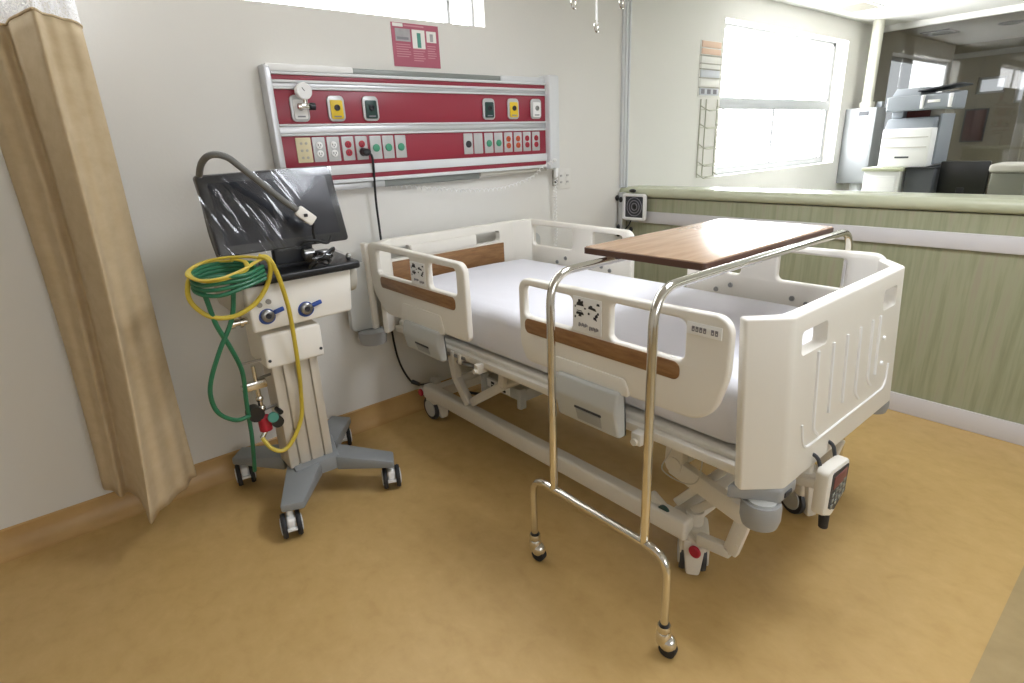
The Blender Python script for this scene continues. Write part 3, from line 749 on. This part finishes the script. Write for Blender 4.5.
# wrapped cables lying on the deck, in a clear bag
c = MB()
for i in range(4):
    a = [(.84 + .045*cos(k*.7+i) + .01*i, 2.225 + .02*sin(k*.9+i), 1.088 + .014*i + .012*sin(k*1.3 + i)) for k in range(10)]
    c.tube(spline(a, 5), .0055, 6)
c.build('coiled_leads', 'black', v)
c = MB(); c.ball((.86, 2.228, 1.108), (.085, .028, .035), 20)
for vv in c.bm.verts: vv.co += Vector((noise.noise(vv.co*40)*.012, noise.noise(vv.co*43)*.008, noise.noise(vv.co*37)*.010))
c.build('clear_bag', 'film', v)
MB().ball((.985, 2.27, 1.09), (.012, .012, .016)).build('deck_knob', 'steel', v)
# gas pressure regulator on the side of the column
c = MB().box(.50, .585, 2.325, 2.355, .60, .635, .006).cyl((.545, 2.34, .60), (.545, 2.34, .45), .010).ball((.545, 2.34, .555), .016).ball((.545, 2.34, .51), .018).cyl((.485, 2.34, .617), (.525, 2.34, .617), .014).cyl((.545, 2.34, .635), (.545, 2.34, .70), .008)
rg = c.build('gas_regulator', 'chrome', v)
for (x, z, r) in ((.515, .50, .032), (.592, .44, .025), (.61, .48, .011)): MB().cyl((x, 2.31, z), (x, 2.36, z), r).build('gauge_body', 'black', rg)
MB().cyl((.545, 2.33, .475), (.545, 2.33, .415), .026).build('red_bowl', 'sred', rg)
MB().cyl((.572, 2.30, .475), (.572, 2.29, .475), .022).build('dial', 'picgreen', rg)
MB().box(.49, .61, 2.335, 2.345, .715, .722).build('mounting_bar', 'steel', rg)
for z in (.64, .50): MB().cyl((.545, 2.34, z), (.613, 2.36, z), .006).build('mounting_bar', 'steel', rg)
c = MB().cyl((.545, 2.33, .415), (.52, 2.325, .385), .010); c.build('nozzle', 'chrome', rg)

# hoses coiled on the trolley
def P2(lst, dy=None): return [tuple(p) for p in lst]
yh = thing('gas_hose', 'yellow gas hose looped over the ventilator and hanging down its front', 'hose', (.55, 2.2, 1.1))
loop = []
def ell(cx, cy, cz, rx, ry, tilt_, n, ph=0., turns=1.):
    out = []
    for k in range(n):
        a = ph + 2*pi*turns*k/n
        out.append((cx + rx*cos(a), cy + ry*sin(a), cz + tilt_*cos(a + .4) + .012*sin(3*a) ))
    return out
c = MB()
c.tube(spline([(.625, 2.175, 1.165), (.585, 2.165, 1.15), (.52, 2.13, 1.122), (.44, 2.12, 1.10), (.385, 2.17, 1.10), (.375, 2.26, 1.13), (.41, 2.34, 1.145), (.47, 2.36, 1.155), (.53, 2.30, 1.155)], 8), .0088, 10)
c.tube(spline([(.53, 2.30, 1.165), (.56, 2.22, 1.15), (.545, 2.15, 1.12), (.48, 2.12, 1.098), (.41, 2.14, 1.09), (.37, 2.21, 1.115), (.385, 2.29, 1.14), (.44, 2.33, 1.165), (.51, 2.30, 1.178), (.58, 2.24, 1.172), (.62, 2.175, 1.158)], 8), .0088, 10)
squash = lambda zc, k: (lambda x, y, z: (x, y if y < 2.19 else 2.19 + (y - 2.19) * .6, zc + (z - zc) * k))
c.warp(squash(1.13, .62)).build('coil', 'yellow_hose', yh)
c = MB(); c.tube(spline([(.60, 2.17, 1.163), (.628, 2.16, 1.145), (.632, 2.17, 1.10), (.612, 2.19, 1.04), (.56, 2.19, .985), (.48, 2.19, .955), (.405, 2.2, .97), (.36, 2.22, 1.03), (.37, 2.25, 1.09), (.41, 2.28, 1.13)], 8), .0088, 10); c.build('front_loop', 'yellow_hose', yh)
c = MB(); c.tube(spline([(.60, 2.17, 1.16), (.632, 2.16, 1.148), (.655, 2.165, 1.08), (.68, 2.195, .96), (.69, 2.22, .85), (.695, 2.245, .70), (.70, 2.29, .55), (.685, 2.30, .43), (.63, 2.29, .345), (.58, 2.28, .32), (.54, 2.29, .345), (.52, 2.32, .388)], 8), .0088, 10); c.build('hanging_length', 'yellow_hose', yh)
gh = thing('gas_hose', 'green gas hose coiled at the ventilator side and hanging to its base', 'hose', (.47, 2.25, 1.1))
c = MB()
for i in range(4):
    z = 1.065 + .017*i; r = .012*i
    c.tube(spline([(.61, 2.165 + .004*i, z + .012), (.53, 2.135 - r*.4, z - .002), (.44, 2.13, z - .02 + .008*i), (.385 + r*.3, 2.18, z - .01), (.385, 2.27 + r*.3, z + .012), (.44, 2.33, z + .03), (.53, 2.335, z + .03), (.60, 2.27, z + .02)], 8), .0088, 8)
c.warp(squash(1.09, .85)).build('coil', 'green_hose', gh)
c = MB(); c.tube(spline([(.39, 2.20, 1.06), (.405, 2.2, 1.045), (.42, 2.2, .935), (.455, 2.22, .83), (.485, 2.26, .715), (.485, 2.30, .57), (.487, 2.34, .41), (.486, 2.38, .30), (.485, 2.42, .20)], 8), .0088, 8); c.build('hanging_length', 'green_hose', gh)
c = MB(); c.tube(spline([(.50, 2.19, 1.055), (.475, 2.2, .945), (.415, 2.21, .835), (.37, 2.23, .73), (.357, 2.25, .65), (.375, 2.27, .57), (.43, 2.29, .515), (.48, 2.31, .505), (.50, 2.33, .51)], 8), .0088, 8); c.build('looped_end', 'green_hose', gh)

# ------------------------------------------------------------------ headwall service panel
hw = thing('headwall_panel', 'long red and silver bedhead service panel on the wall above the bed', 'service panel', (1.8, WY, 1.6))
PY = 2.785
MB().box(.945, 2.665, PY + .012, WY - .001, 1.362, 1.862, .004).build('back_box', 'alu_white', hw)
def strip(name, z0, z1, m, y=PY, x0=.964, x1=2.635, d=.012, bev=.003):
    return MB().box(x0, x1, y, y + d + .004, z0, z1, bev).build(name, m, hw)
strip('red_stripe', 1.827, 1.848, 'red'); strip('red_panel', 1.640, 1.787, 'red'); strip('red_panel', 1.448, 1.587, 'red'); strip('red_stripe', 1.380, 1.403, 'red')
for z0, z1 in ((1.787, 1.797), (1.814, 1.827), (1.630, 1.640), (1.587, 1.597), (1.403, 1.448), (1.362, 1.380), (1.848, 1.862)):
    strip('white_rail', z0, z1, 'alu_white', y=PY - .010, d=.02)
for z0, z1 in ((1.797, 1.814), (1.597, 1.630)): strip('grey_rail', z0, z1, 'alu', y=PY - .003, d=.014)
# uplight and downlight compartments
MB().box(.945, 1.36, PY - .008, WY - .001, 1.862, 1.893, .008).build('uplight_cover', 'white', hw)
MB().box(1.36, 2.29, PY + .01, WY - .001, 1.862, 1.890, .005).build('uplight_louvre', 'louvre', hw)
MB().box(2.29, 2.64, PY + .005, WY - .001, 1.862, 1.893, .006).build('uplight_cover', 'alu_white', hw)
MB().box(1.15, 1.47, PY + .005, WY - .001, 1.328, 1.362, .006).build('downlight_cover', 'alu', hw)
MB().box(1.47, 2.10, PY + .015, WY - .001, 1.326, 1.362, .006).build('downlight_louvre', 'louvre', hw)
MB().box(2.10, 2.64, PY + .005, WY - .001, 1.338, 1.362, .006).build('downlight_cover', 'handlegrey', hw)
c = MB(); c.prism(fillet([(PY - .016, 1.345), (WY - .002, 1.345), (WY - .002, 1.888), (PY - .012, 1.888), (PY - .016, 1.83)], [.01, .003, .003, .02, .01]), lambda u, w_, d_: (.934 + d_, u, w_), .028, .004); c.build('end_profile', 'alu', hw)
c = MB().box(2.628, 2.70, PY - .045, WY - .002, 1.352, 1.905, .01, 3).box(2.704, 2.735, PY - .02, WY - .002, 1.35, 1.905, .008).box(2.700, 2.705, PY - .0, WY - .002, 1.355, 1.9); c.build('end_profile', 'alu_white', hw)
# gas outlets
for x, m, z in ((1.07, 'white', 1.706), (1.247, 'yellow', 1.706), (1.428, 'dgreen', 1.707), (2.175, 'dgreen', 1.708), (2.36, 'yellow', 1.710), (2.544, 'white', 1.711)):
    a = MB(); a.prism(rect(x - .043, x + .043, z - .057, z + .058, .022), lambda u, w_, d_: (u, PY - d_, w_), .012, .004); ao = a.build('gas_outlet', 'plate', hw)
    a = MB(); a.prism(rect(x - .031, x + .031, z - .046, z + .038, .008), lambda u, w_, d_: (u, PY - .012 - d_, w_), .006, .002); a.build('outlet_face', m, ao)
    a = MB().lathe([(.014, 0), (.014, .006), (.009, .007), (.008, .002)], (x, PY - .018, z + .004), (0, -1, 0)); a.build('outlet_socket', 'ink' if m != 'white' else 'steel', ao)
    MB().box(x - .018, x + .018, PY - .0195, PY - .0175, z - .038, z - .032).build('outlet_marking', 'inkgrey', ao)
# socket modules
mods = [(1.063, 'c'), (1.137, 'w'), (1.209, 'w'), (1.284, 'r'), (1.357, 'r'), (1.435, 'g'), (1.506, 'g'), (1.579, 'g'),
        (2.017, 'k'), (2.089, 'b'), (2.166, 'g'), (2.239, 'g'), (2.315, 'o'), (2.391, 'o'), (2.465, 'd'), (2.541, 'd')]
for x, kd in mods:
    hw_ = .036 if kd == 'c' else .031; z0, z1 = 1.468, 1.580
    a = MB(); a.prism(rect(x - hw_, x + hw_, z0, z1, .004), lambda u, w_, d_: (u, PY - d_, w_), .006, .0015)
    nm = 'cream' if kd == 'c' else 'plate'
    ao = a.build('blank_plate' if kd in 'cb' else 'socket', nm, hw)
    if kd == 'c':
        ao.name = 'terminal_plate'; 
        for i in range(2):
            for j in range(3): MB().cyl((x - .012 + i*.024, PY - .0055, 1.49 + j*.032), (x - .012 + i*.024, PY - .0085, 1.49 + j*.032), .006).build('terminal', 'handlegrey', ao)
    elif kd in 'wrod':
        col = {'w': 'white', 'r': 'sred', 'o': 'sorange', 'd': 'sred'}[kd]
        for zz in (1.505, 1.543):
            MB().lathe([(.0165, 0), (.0165, .004), (.014, .005)], (x, PY - .006, zz), (0, -1, 0)).build('receptacle', col, ao)
            q = MB()
            for dx in (-.006, .006): q.box(x + dx - .0015, x + dx + .0015, PY - .0118, PY - .0105, zz - .003, zz + .006)
            q.cyl((x, PY - .0105, zz - .008), (x, PY - .0118, zz - .008), .0025, None, 8); q.build('pin_slots', 'ink', ao)
    elif kd in 'gk':
        MB().lathe([(.019, 0), (.019, .004), (.012, .006)], (x, PY - .006, 1.522), (0, -1, 0)).build('jack', 'sgreen' if kd == 'g' else 'ink', ao)

# vacuum gauge plugged into the first outlet
vg = thing('pressure_gauge', 'round white pressure gauge with black knob plugged into the leftmost outlet', 'gauge', (1.075, PY - .02, 1.74))
c = MB().cyl((1.07, PY - .0185, 1.712), (1.07, PY - .05, 1.712), .013).box(1.045, 1.10, PY - .062, PY - .036, 1.70, 1.725, .006).cyl((1.083, PY - .05, 1.72), (1.083, PY - .05, 1.745), .009); c.build('body', 'chrome', vg)
MB().cyl((1.10, PY - .05, 1.712), (1.125, PY - .05, 1.712), .016).build('knob', 'black', vg)
c = MB().lathe([(.036, 0), (.036, .024), (.033, .028)], (1.083, PY - .035, 1.776), (0, -1, 0), 28); dl = c.build('dial_case', 'white', vg)
MB().bar((1.083, PY - .0640, 1.776), (1.072, PY - .0640, 1.79), .003, .001, up=(0, 1, 0)).build('needle', 'ink', vg)

# black power lead of the bed
pc = thing('power_cord', 'black power cord hanging from a red socket down behind the bed', 'cord', (1.357, PY - .02, 1.5))
c = MB().cyl((1.357, PY - .0125, 1.505), (1.357, PY - .045, 1.505), .020, .016).ball((1.36, PY - .045, 1.503), (.024, .016, .018)); c.build('plug', 'black', pc)
c = MB(); c.tube(spline([(1.365, PY - .05, 1.50), (1.385, PY - .045, 1.485), (1.400, 2.765, 1.43), (1.404, 2.79, 1.264), (1.409, 2.795, 1.04), (1.410, 2.80, .80), (1.412, 2.80, .544), (1.430, 2.79, .354), (1.468, 2.76, .235), (1.50, 2.72, .205), (1.53, 2.62, .235)], 8), .006, 8); c.build('cable', 'black', pc)
MB().cyl((1.478, 2.75, .222), (1.505, 2.71, .206), .013, .011).build('cable_boot', 'dark', pc)

# white coiled call cord
cc = thing('call_cord', 'white coiled call cord looping from the right end of the red panel', 'cord', (2.66, PY - .06, 1.38))
def helix(path, r, pitch, n=10):
    P = spline(path, 24); out = []; s = 0.
    for i in range(len(P)):
        if i: s += (P[i] - P[i-1]).length
    L = s; N = int(L / pitch * n); cum = [0]
    for i in range(1, len(P)): cum.append(cum[-1] + (P[i] - P[i-1]).length)
    j = 0
    for k in range(N + 1):
        d = L * k / N
        while j < len(P) - 2 and cum[j+1] < d: j += 1
        t = (d - cum[j]) / max(1e-9, cum[j+1] - cum[j]); p = P[j].lerp(P[j+1], t); T = (P[j+1] - P[j]).normalized()
        n1 = T.cross(Vector((0, 1, 0))).normalized(); n2 = T.cross(n1)
        a = 2*pi*k/n; out.append(p + (n1*cos(a) + n2*sin(a)) * r)
    return out
yc = PY - .06
c = MB(); c.tube(helix([(2.655, yc, 1.405), (2.55, yc, 1.37), (2.48, yc, 1.325), (2.396, yc, 1.297), (2.23, yc, 1.267), (2.08, yc + .02, 1.262), (1.90, yc + .05, 1.276), (1.735, yc + .08, 1.30), (1.55, yc + .10, 1.325), (1.47, yc + .10, 1.335)], .009, .030), .0024, 6); c.build('upper_coil', 'white', cc)
c = MB(); c.tube(helix([(2.69, yc + .03, 1.31), (2.695, yc + .05, 1.22), (2.705, yc + .06, 1.08), (2.703, yc + .06, .90), (2.66, yc + .05, .76)], .010, .022), .0024, 6); c.build('hanging_coil', 'white', cc)
c = MB().box(2.675, 2.70, yc + .02, yc + .04, 1.30, 1.36, .005).cyl((2.655, yc, 1.405), (2.655, PY - .043, 1.405), .01); c.build('connector', 'white', cc)
# wall plate beside the panel
wo = thing('wall_outlet', 'small cream wall socket plate right of the red panel', 'socket', (2.85, WY, 1.28))
MB().box(2.78, 2.912, WY - .008, WY - .0005, 1.21, 1.342, .003).build('cover_plate', 'wall', wo)
for x in (2.815, 2.875): MB().box(x - .02, x + .02, WY - .011, WY - .007, 1.235, 1.318, .001).build('insert', 'wall', wo)
c = MB()
for x in (2.815, 2.875):
    for z in (1.255, 1.297): c.box(x - .008, x - .004, WY - .012, WY - .0105, z - .006, z + .006).box(x + .004, x + .008, WY - .012, WY - .0105, z - .006, z + .006)
c.build('pin_slots', 'ink', wo)
c = MB().box(2.74, 2.775, WY - .02, WY - .0005, 1.235, 1.34, .004); wl = c.build('latch_block', 'handlegrey', wo)
for z in (1.31, 1.262): MB().cyl((2.757, WY - .019, z), (2.757, WY - .026, z), .01).build('latch_screw', 'ink', wl)

# poster above the panel
po = thing('poster', 'dark red instruction poster with three pictures above the panel', 'poster', (1.77, WY, 1.92))
X0, X1, Z0, Z1 = 1.628, 1.912, 1.918, 2.122
MB().box(X0, X1, WY - .003, WY - .0005, Z0, Z1).build('sheet', 'pinkpaper', po, smooth=False)
def pp(name, u0, u1, v0, v1, m, d=.0015): 
    return MB().box(X0 + (X1-X0)*u0, X0 + (X1-X0)*u1, WY - .003 - d, WY - .0028, Z0 + (Z1-Z0)*v0, Z0 + (Z1-Z0)*v1).build(name, m, po, smooth=False)
pp('logo_patch', .03, .24, .91, .985, 'paper'); pp('title_bar', .26, .68, .93, .965, 'pinktext')
pp('photo', .07, .38, .58, .87, 'picgrey'); pp('photo', .42, .69, .44, .87, 'paper'); pp('photo', .73, .94, .60, .86, 'paper')
pp('figure', .52, .60, .46, .80, 'picgreen', .002); pp('figure', .80, .87, .62, .80, 'picgrey', .002); pp('figure', .10, .34, .62, .68, 'inkgrey', .002)
c = MB()
for i in range(6):
    for (a, b) in ((.07, .38), (.42, .68), (.73, .94)):
        zz = .50 - i * .055 - (.08 if a == .42 else 0)
        if zz > .1: c.box(X0 + (X1-X0)*a, X0 + (X1-X0)*(b - .06*random.random()), WY - .0042, WY - .0028, Z0 + (Z1-Z0)*zz, Z0 + (Z1-Z0)*(zz + .022))
c.build('text_lines', 'pinktext', po, smooth=False)

# ------------------------------------------------------------------ privacy curtain
cu = thing('privacy_curtain', 'beige privacy curtain gathered beside the ventilator, white net top', 'curtain', (.1, 2.5, .2))
plb = [(-.045, 2.78), (-.038, 2.72), (-.01, 2.68), (.012, 2.60), (.040, 2.62), (.066, 2.53), (.068, 2.42), (.064, 2.295), (.11, 2.37), (.15, 2.40), (.195, 2.46), (.235, 2.49), (.262, 2.55), (.29, 2.57), (.285, 2.65)]
plt = [(-.02, 2.78), (.005, 2.72), (.03, 2.70), (.055, 2.63), (.088, 2.64), (.095, 2.54), (.118, 2.45), (.153, 2.35), (.175, 2.41), (.20, 2.43), (.225, 2.47), (.25, 2.49), (.275, 2.54), (.285, 2.60), (.275, 2.68)]
pth = list(zip(spline([(x, y, 0) for x, y in plb], 6), spline([(x, y, 0) for x, y in plt], 6)))
def fold(i, z):
    b, t_ = pth[i]; k = min(1, max(0, (z - .2) / 1.3)); k = k * (2 - k)
    return (b.x + (t_.x - b.x) * k + .006 * sin(z * 2.3 + b.y * 9), b.y + (t_.y - b.y) * k + .006 * sin(z * 3.1 + b.x * 14), z)
def drape(z0, z1, nz):
    t = bmesh.new(); g = []
    for i in range(len(pth)): g.append([t.verts.new(fold(i, z0 + (z1 - z0) * j / nz)) for j in range(nz + 1)])
    for i in range(len(g) - 1):
        for j in range(nz): t.faces.new((g[i][j], g[i+1][j], g[i+1][j+1], g[i][j+1]))
    m = MB(); m.add(t); return m
o = drape(.20, 1.945, 40).build('cloth', 'curtain', cu, angle=80); md = o.modifiers.new('s', 'SOLIDIFY'); md.thickness = .003
drape(1.945, 2.60, 14).build('net_top', 'net', cu, angle=80)
c = MB()
pp_ = [fold(i, 1.945) for i in range(len(pth))]
c.tube(pp_, .004, 6); c.build('seam', 'curtain', cu)
c = MB().box(.03, .07, -1.5, 2.80, 2.60, CZ - .0005, .003).build('curtain_track', 'alu_white'); tag(c, 'white ceiling track above the beige curtain', 'curtain track')

# ------------------------------------------------------------------ IV hanger hooks from the ceiling
iv = thing('iv_hanger', 'white drip hanger with three hooks reaching down from the ceiling over the bed head', 'drip hanger', (2.5, 2.2, CZ))
cx, cy, zb = 2.452, 2.2, 2.03
MB().cyl((cx, cy, CZ - .001), (cx, cy, 2.07), .006, None, 10).cyl((cx, cy, CZ - .001), (cx, cy, CZ - .03), .03, .02).build('rod', 'white', iv)
def hook(x, y, z, r):
    c = MB(); c.tube([(x + r*sin(2*pi*k/22), y + .3*r*sin(2*pi*k/22), z - r + r*cos(2*pi*k/22)*1.25) for k in range(21)], .004, 8); return c
hook(cx, cy, 2.085, .022).build('hook', 'chrome', iv)
for x in (2.285, 2.645):
    c = hook(x, cy, 2.178 + (x - 2.285) * .1, .024); c.tube(round_path([(x, cy, 2.18 + (x - 2.285) * .1), (x, cy, 2.34), (cx, cy, 2.42)], .06), .004, 8); c.build('hook', 'chrome', iv)

# ------------------------------------------------------------------ small device at the end of the partition
dv = thing('wall_monitor', 'small square device with white frame and dark face at the ledge end', 'device', (3.41, 2.68, 1.05))
c = MB(); c.plate([rect(2.578, 2.782, .945, 1.135, .022), rect(2.597, 2.763, .965, 1.115, .008)], YZ(3.41), .03, .006); c.build('frame', 'white', dv)
MB().box(3.408, 3.42, 2.59, 2.77, .957, 1.122).build('dark_face', 'dark', dv)
for r in (.025, .045, .066):
    MB().tube([(3.406, 2.68 + r*cos(2*pi*k/28), 1.042 + r*sin(2*pi*k/28)) for k in range(29)], .003, 6).build('face_ring', 'inkgrey', dv)  # ring grey lightened to stand for reflections in the dark face
MB().ball((3.405, 2.68, 1.042), (.006, .018, .018)).build('face_hub', 'black', dv)
MB().box(3.42, 3.4495, 2.64, 2.72, 1.0, 1.08, .004).build('bracket', 'alu', dv)
MB().box(3.40, 3.448, 2.785, 2.825, .86, 1.14, .004).build('mounting_post', 'alu', dv)
for y, z in ((2.835, 1.10), (2.80, 1.09), (2.82, .885), (2.70, .875), (2.82, .835)): MB().ball((3.40, y, z), (.014, .016, .022)).build('clamp_knob', 'black', dv)
MB().ball((3.41, 2.70, 1.155), (.02, .03, .014)).build('clamp_knob', 'black', dv)
MB().tube(spline([(3.40, 2.82, .885), (3.40, 2.78, .86), (3.405, 2.73, .90), (3.41, 2.71, .94)]), .005, 8).build('lead', 'rubber', dv)

# ------------------------------------------------------------------ wall charts and wire rack left of the window
wc = thing('wall_chart', 'column of small cards and notices on the wall left of the large window', 'notice', (4.54, WY, 2.0))
MB().box(4.40, 4.70, WY - .006, WY - .0005, 1.82, 2.235, .001).build('backing', 'paper', wc)
rows = [(2.185, 2.23, 'orange_card'), (2.135, 2.175, 'orange_card'), (2.07, 2.12, 'paper'), (2.03, 2.062, 'paper'), (1.965, 2.02, 'bluecard'), (1.895, 1.955, 'paper'), (1.83, 1.885, 'bluecard')]
for z0, z1, m in rows: MB().box(4.412, 4.69, WY - .012, WY - .0055, z0, z1, .001).build('card', m, wc)
for z in (2.124, 2.066, 2.025, 1.96, 1.888): MB().box(4.40, 4.70, WY - .018, WY - .0055, z - .003, z + .003).build('card_holder', 'handlegrey', wc)
c = MB()
for i in range(3): c.box(4.43 + i*.09, 4.48 + i*.09, WY - .0135, WY - .0118, 1.84, 1.875)
c.build('printed_marks', 'inkgrey', wc)
wr = thing('wall_mounted_rack', 'narrow wire file rack hanging on the wall below the cards', 'rack', (4.58, WY, 1.2))
for x in (4.45, 4.53, 4.70): MB().cyl((x, WY - .005, 1.18), (x, WY - .005, 1.80), .005, None, 8).build('upright', 'wire', wr)
for z in (1.72, 1.58, 1.42, 1.28, 1.18):
    c = MB(); c.tube(round_path([(4.45, WY - .006, z + .03), (4.45, WY - .075, z - .01), (4.70, WY - .075, z - .01), (4.70, WY - .006, z + .03)], .02), .004, 8)
    c.tube([(4.45, WY - .006, z), (4.70, WY - .006, z)], .004, 8); c.tube([(4.575, WY - .006, z - .01), (4.575, WY - .075, z - .01)], .003, 6); c.build('pocket', 'wire', wr)

# ------------------------------------------------------------------ nurse station beyond the partition
ec = thing('electrical_cabinet', 'grey metal wall cabinet with a small dark badge, right of the large window', 'cabinet', (7.5, 2.7, .92))
MB().box(7.38, 7.69, 2.53, WY - .001, .925, 1.735, .008).build('body', 'cabgrey', ec)
MB().box(7.374, 7.381, 2.545, 2.835, .94, 1.72, .003).build('door', 'cabgrey', ec)
MB().box(7.370, 7.376, 2.60, 2.70, 1.655, 1.70, .001).build('badge', 'dark', ec)
c = MB().cyl((7.52, 2.68, .926), (7.52, 2.68, 0), .06); c.lathe([(.075, .80), (.075, .84), (.06, .84)], (7.52, 2.68, 0), (0, 0, 1)); c.build('pipe_stub', 'alu_white', ec)
MB().box(7.60, 7.67, 2.56, 2.62, 1.734, 1.80, .01).build('conduit_box', 'printergrey', ec)
du = MB().cyl((7.53, 2.69, 1.737), (7.53, 2.69, CZ - .001), .056, None, 28); du.lathe([(.07, 1.737), (.075, 1.745), (.075, 1.80), (.06, 1.80)], (7.53, 2.69, 0), (0, 0, 1)); o = du.build('air_duct', 'ductpaint'); tag(o, 'pale round air duct from the ceiling down to the grey cabinet', 'duct')

cb = thing('desk_cabinet', 'white cabinet with cream top slab under the printer', 'cabinet', (5.65, 1.74, 0))
MB().box(5.42, 5.9, 1.615, 1.88, 0, 1.178, .004).build('body', 'white', cb)
MB().box(5.40, 5.92, 1.597, 1.895, 1.178, 1.203, .003).build('top', 'ledge', cb)
MB().box(5.413, 5.421, 1.64, 1.855, .1, 1.14, .002).build('door', 'white', cb)
db = thing('desk_cabinet', 'dark cabinet right of the white one, below the printer overhang', 'cabinet', (5.7, 1.5, 0))
MB().box(5.46, 5.98, 1.40, 1.59, 0, 1.195, .006).build('body', 'printerdark', db); MB().box(5.44, 5.99, 1.395, 1.595, 1.195, 1.203, .002).build('top', 'black', db)
pr = thing('printer', 'white and grey multifunction printer standing on the desk cabinets', 'printer', (5.7, 1.64, 1.204))
MB().box(5.50, 5.95, 1.47, 1.815, 1.2045, 1.50, .012, 3).build('body', 'white', pr)
MB().box(5.62, 5.96, 1.455, 1.471, 1.22, 1.60, .004).build('side_cover', 'printergrey', pr)
for z in (1.355, 1.43): MB().box(5.494, 5.502, 1.49, 1.80, z, z + .005).build('drawer_gap', 'handlegrey', pr)
MB().box(5.495, 5.50, 1.60, 1.70, 1.275, 1.288, .002).build('tray_grip', 'printerdark', pr)
c = MB(); c.hexa([(5.51, 1.475, 1.498), (5.95, 1.475, 1.498), (5.95, 1.81, 1.498), (5.51, 1.81, 1.498)], [(5.56, 1.475, 1.575), (5.95, 1.475, 1.60), (5.95, 1.81, 1.60), (5.56, 1.81, 1.575)], .008); c.build('output_tray', 'printergrey', pr)
MB().box(5.60, 5.94, 1.72, 1.80, 1.58, 1.64, .006).build('post', 'printergrey', pr); MB().box(5.70, 5.94, 1.46, 1.56, 1.58, 1.64, .006).build('post', 'handlegrey', pr)
MB().box(5.68, 5.92, 1.56, 1.72, 1.58, 1.64, .006).build('inner_bay', 'redbrown', pr)
c = MB(); c.hexa([(5.50, 1.40, 1.632), (5.96, 1.40, 1.632), (5.96, 1.82, 1.632), (5.50, 1.82, 1.632)], [(5.50, 1.40, 1.74), (5.96, 1.40, 1.77), (5.96, 1.82, 1.77), (5.50, 1.82, 1.74)], .012, 3); c.build('scanner', 'printergrey', pr)
c = MB(); c.hexa([(5.53, 1.60, 1.742), (5.94, 1.60, 1.76), (5.94, 1.80, 1.76), (5.53, 1.80, 1.742)], [(5.58, 1.63, 1.80), (5.90, 1.63, 1.815), (5.90, 1.79, 1.815), (5.58, 1.79, 1.80)], .008); c.build('document_feeder', 'printergrey', pr)
c = MB(); c.hexa([(5.55, 1.36, 1.80), (5.88, 1.36, 1.80), (5.88, 1.63, 1.765), (5.55, 1.63, 1.765)], [(5.55, 1.36, 1.812), (5.88, 1.36, 1.812), (5.88, 1.63, 1.777), (5.55, 1.63, 1.777)], .003); c.build('feeder_tray', 'dark', pr)
c = MB(); c.hexa([(5.47, 1.37, 1.645), (5.52, 1.37, 1.645), (5.52, 1.58, 1.645), (5.47, 1.58, 1.645)], [(5.49, 1.37, 1.735), (5.53, 1.37, 1.735), (5.53, 1.58, 1.735), (5.49, 1.58, 1.735)], .005); cp = c.build('control_panel', 'printergrey', pr)
for y in (1.565, 1.385): MB().box(5.466, 5.50, y - .012, y + .012, 1.64, 1.738, .004).build('panel_side', 'white', cp)
MB().box(5.468, 5.476, 1.45, 1.53, 1.68, 1.70, .001).build('display', 'paper', cp)

nd = thing('nurse_desk', 'dark desk behind the partition carrying the black monitor', 'desk', (5.8, .6, 0))
MB().box(5.35, 6.1, -.6, 1.385, .86, .90, .004).build('desktop', 'boxolive', nd)
for y in (-.55, 1.33): MB().box(5.45, 6.05, y - .02, y + .02, 0, .86).build('side_panel', 'printerdark', nd)
mo = thing('monitor', 'wide black computer monitor right of the printer', 'monitor', (5.6, 1.24, .9))
MB().box(5.56, 5.60, 1.08, 1.39, .965, 1.245, .008).build('case', 'monitorblack', mo)
MB().box(5.60, 5.604, 1.095, 1.375, .98, 1.23, .001).build('screen', 'screen', mo)
c = MB().box(5.54, 5.62, 1.16, 1.31, .9, .915, .005).box(5.555, 5.575, 1.21, 1.26, .91, 1.05, .004); c.build('stand', 'monitorblack', mo)
MB().box(5.557, 5.561, 1.22, 1.25, .985, .995).build('badge', 'inkgrey', mo)
gb = thing('desk_box', 'olive grey desk unit with a pale rounded top, right of the monitor', 'office machine', (5.65, .97, .9))
MB().box(5.53, 5.85, .86, 1.06, .9005, 1.165, .01, 3).build('body', 'boxolive', gb)
MB().box(5.50, 5.86, .85, 1.075, 1.165, 1.225, .02, 4).build('top_cover', 'handlegrey', gb)
nb = thing('notice_board', 'dark reddish board on the end wall beyond the tinted glass', 'board', (RX, 2.42, 1.3))
MB().box(RX - .02, RX - .0005, 2.30, 2.56, 1.28, 1.72, .004).build('board', 'redbrown', nb)
MB().plate([rect(2.29, 2.57, 1.27, 1.73), rect(2.31, 2.55, 1.29, 1.71)], YZ(RX - .016), .03, .003).build('frame', 'printerdark', nb)

# ------------------------------------------------------------------ world, camera, view
w = bpy.data.worlds.new('World'); SC.world = w; w.use_nodes = True
w.node_tree.nodes['Background'].inputs[0].default_value = (.9, .95, 1, 1); w.node_tree.nodes['Background'].inputs[1].default_value = .35
cam = bpy.data.cameras.new('camera'); co = bpy.data.objects.new('camera', cam); COL.objects.link(co)
cam.sensor_fit = 'HORIZONTAL'; cam.sensor_width = 36; cam.lens = 564.80 / 1024 * 36; cam.clip_start = .05; cam.clip_end = 60
rx, ro, yaw = radians(70.95139949), radians(-2.58137361), radians(-39.26692404)
Rm = Matrix.Rotation(yaw, 4, 'Z') @ Matrix.Rotation(rx, 4, 'X') @ Matrix.Rotation(ro, 4, 'Z')
co.matrix_world = Matrix.Translation((0, 0, 1.5)) @ Rm
SC.camera = co
SC.view_settings.view_transform = 'Standard'; SC.view_settings.look = 'None'; SC.view_settings.gamma = 1; SC.view_settings.use_curve_mapping = False
SC.view_settings.exposure = 1.22
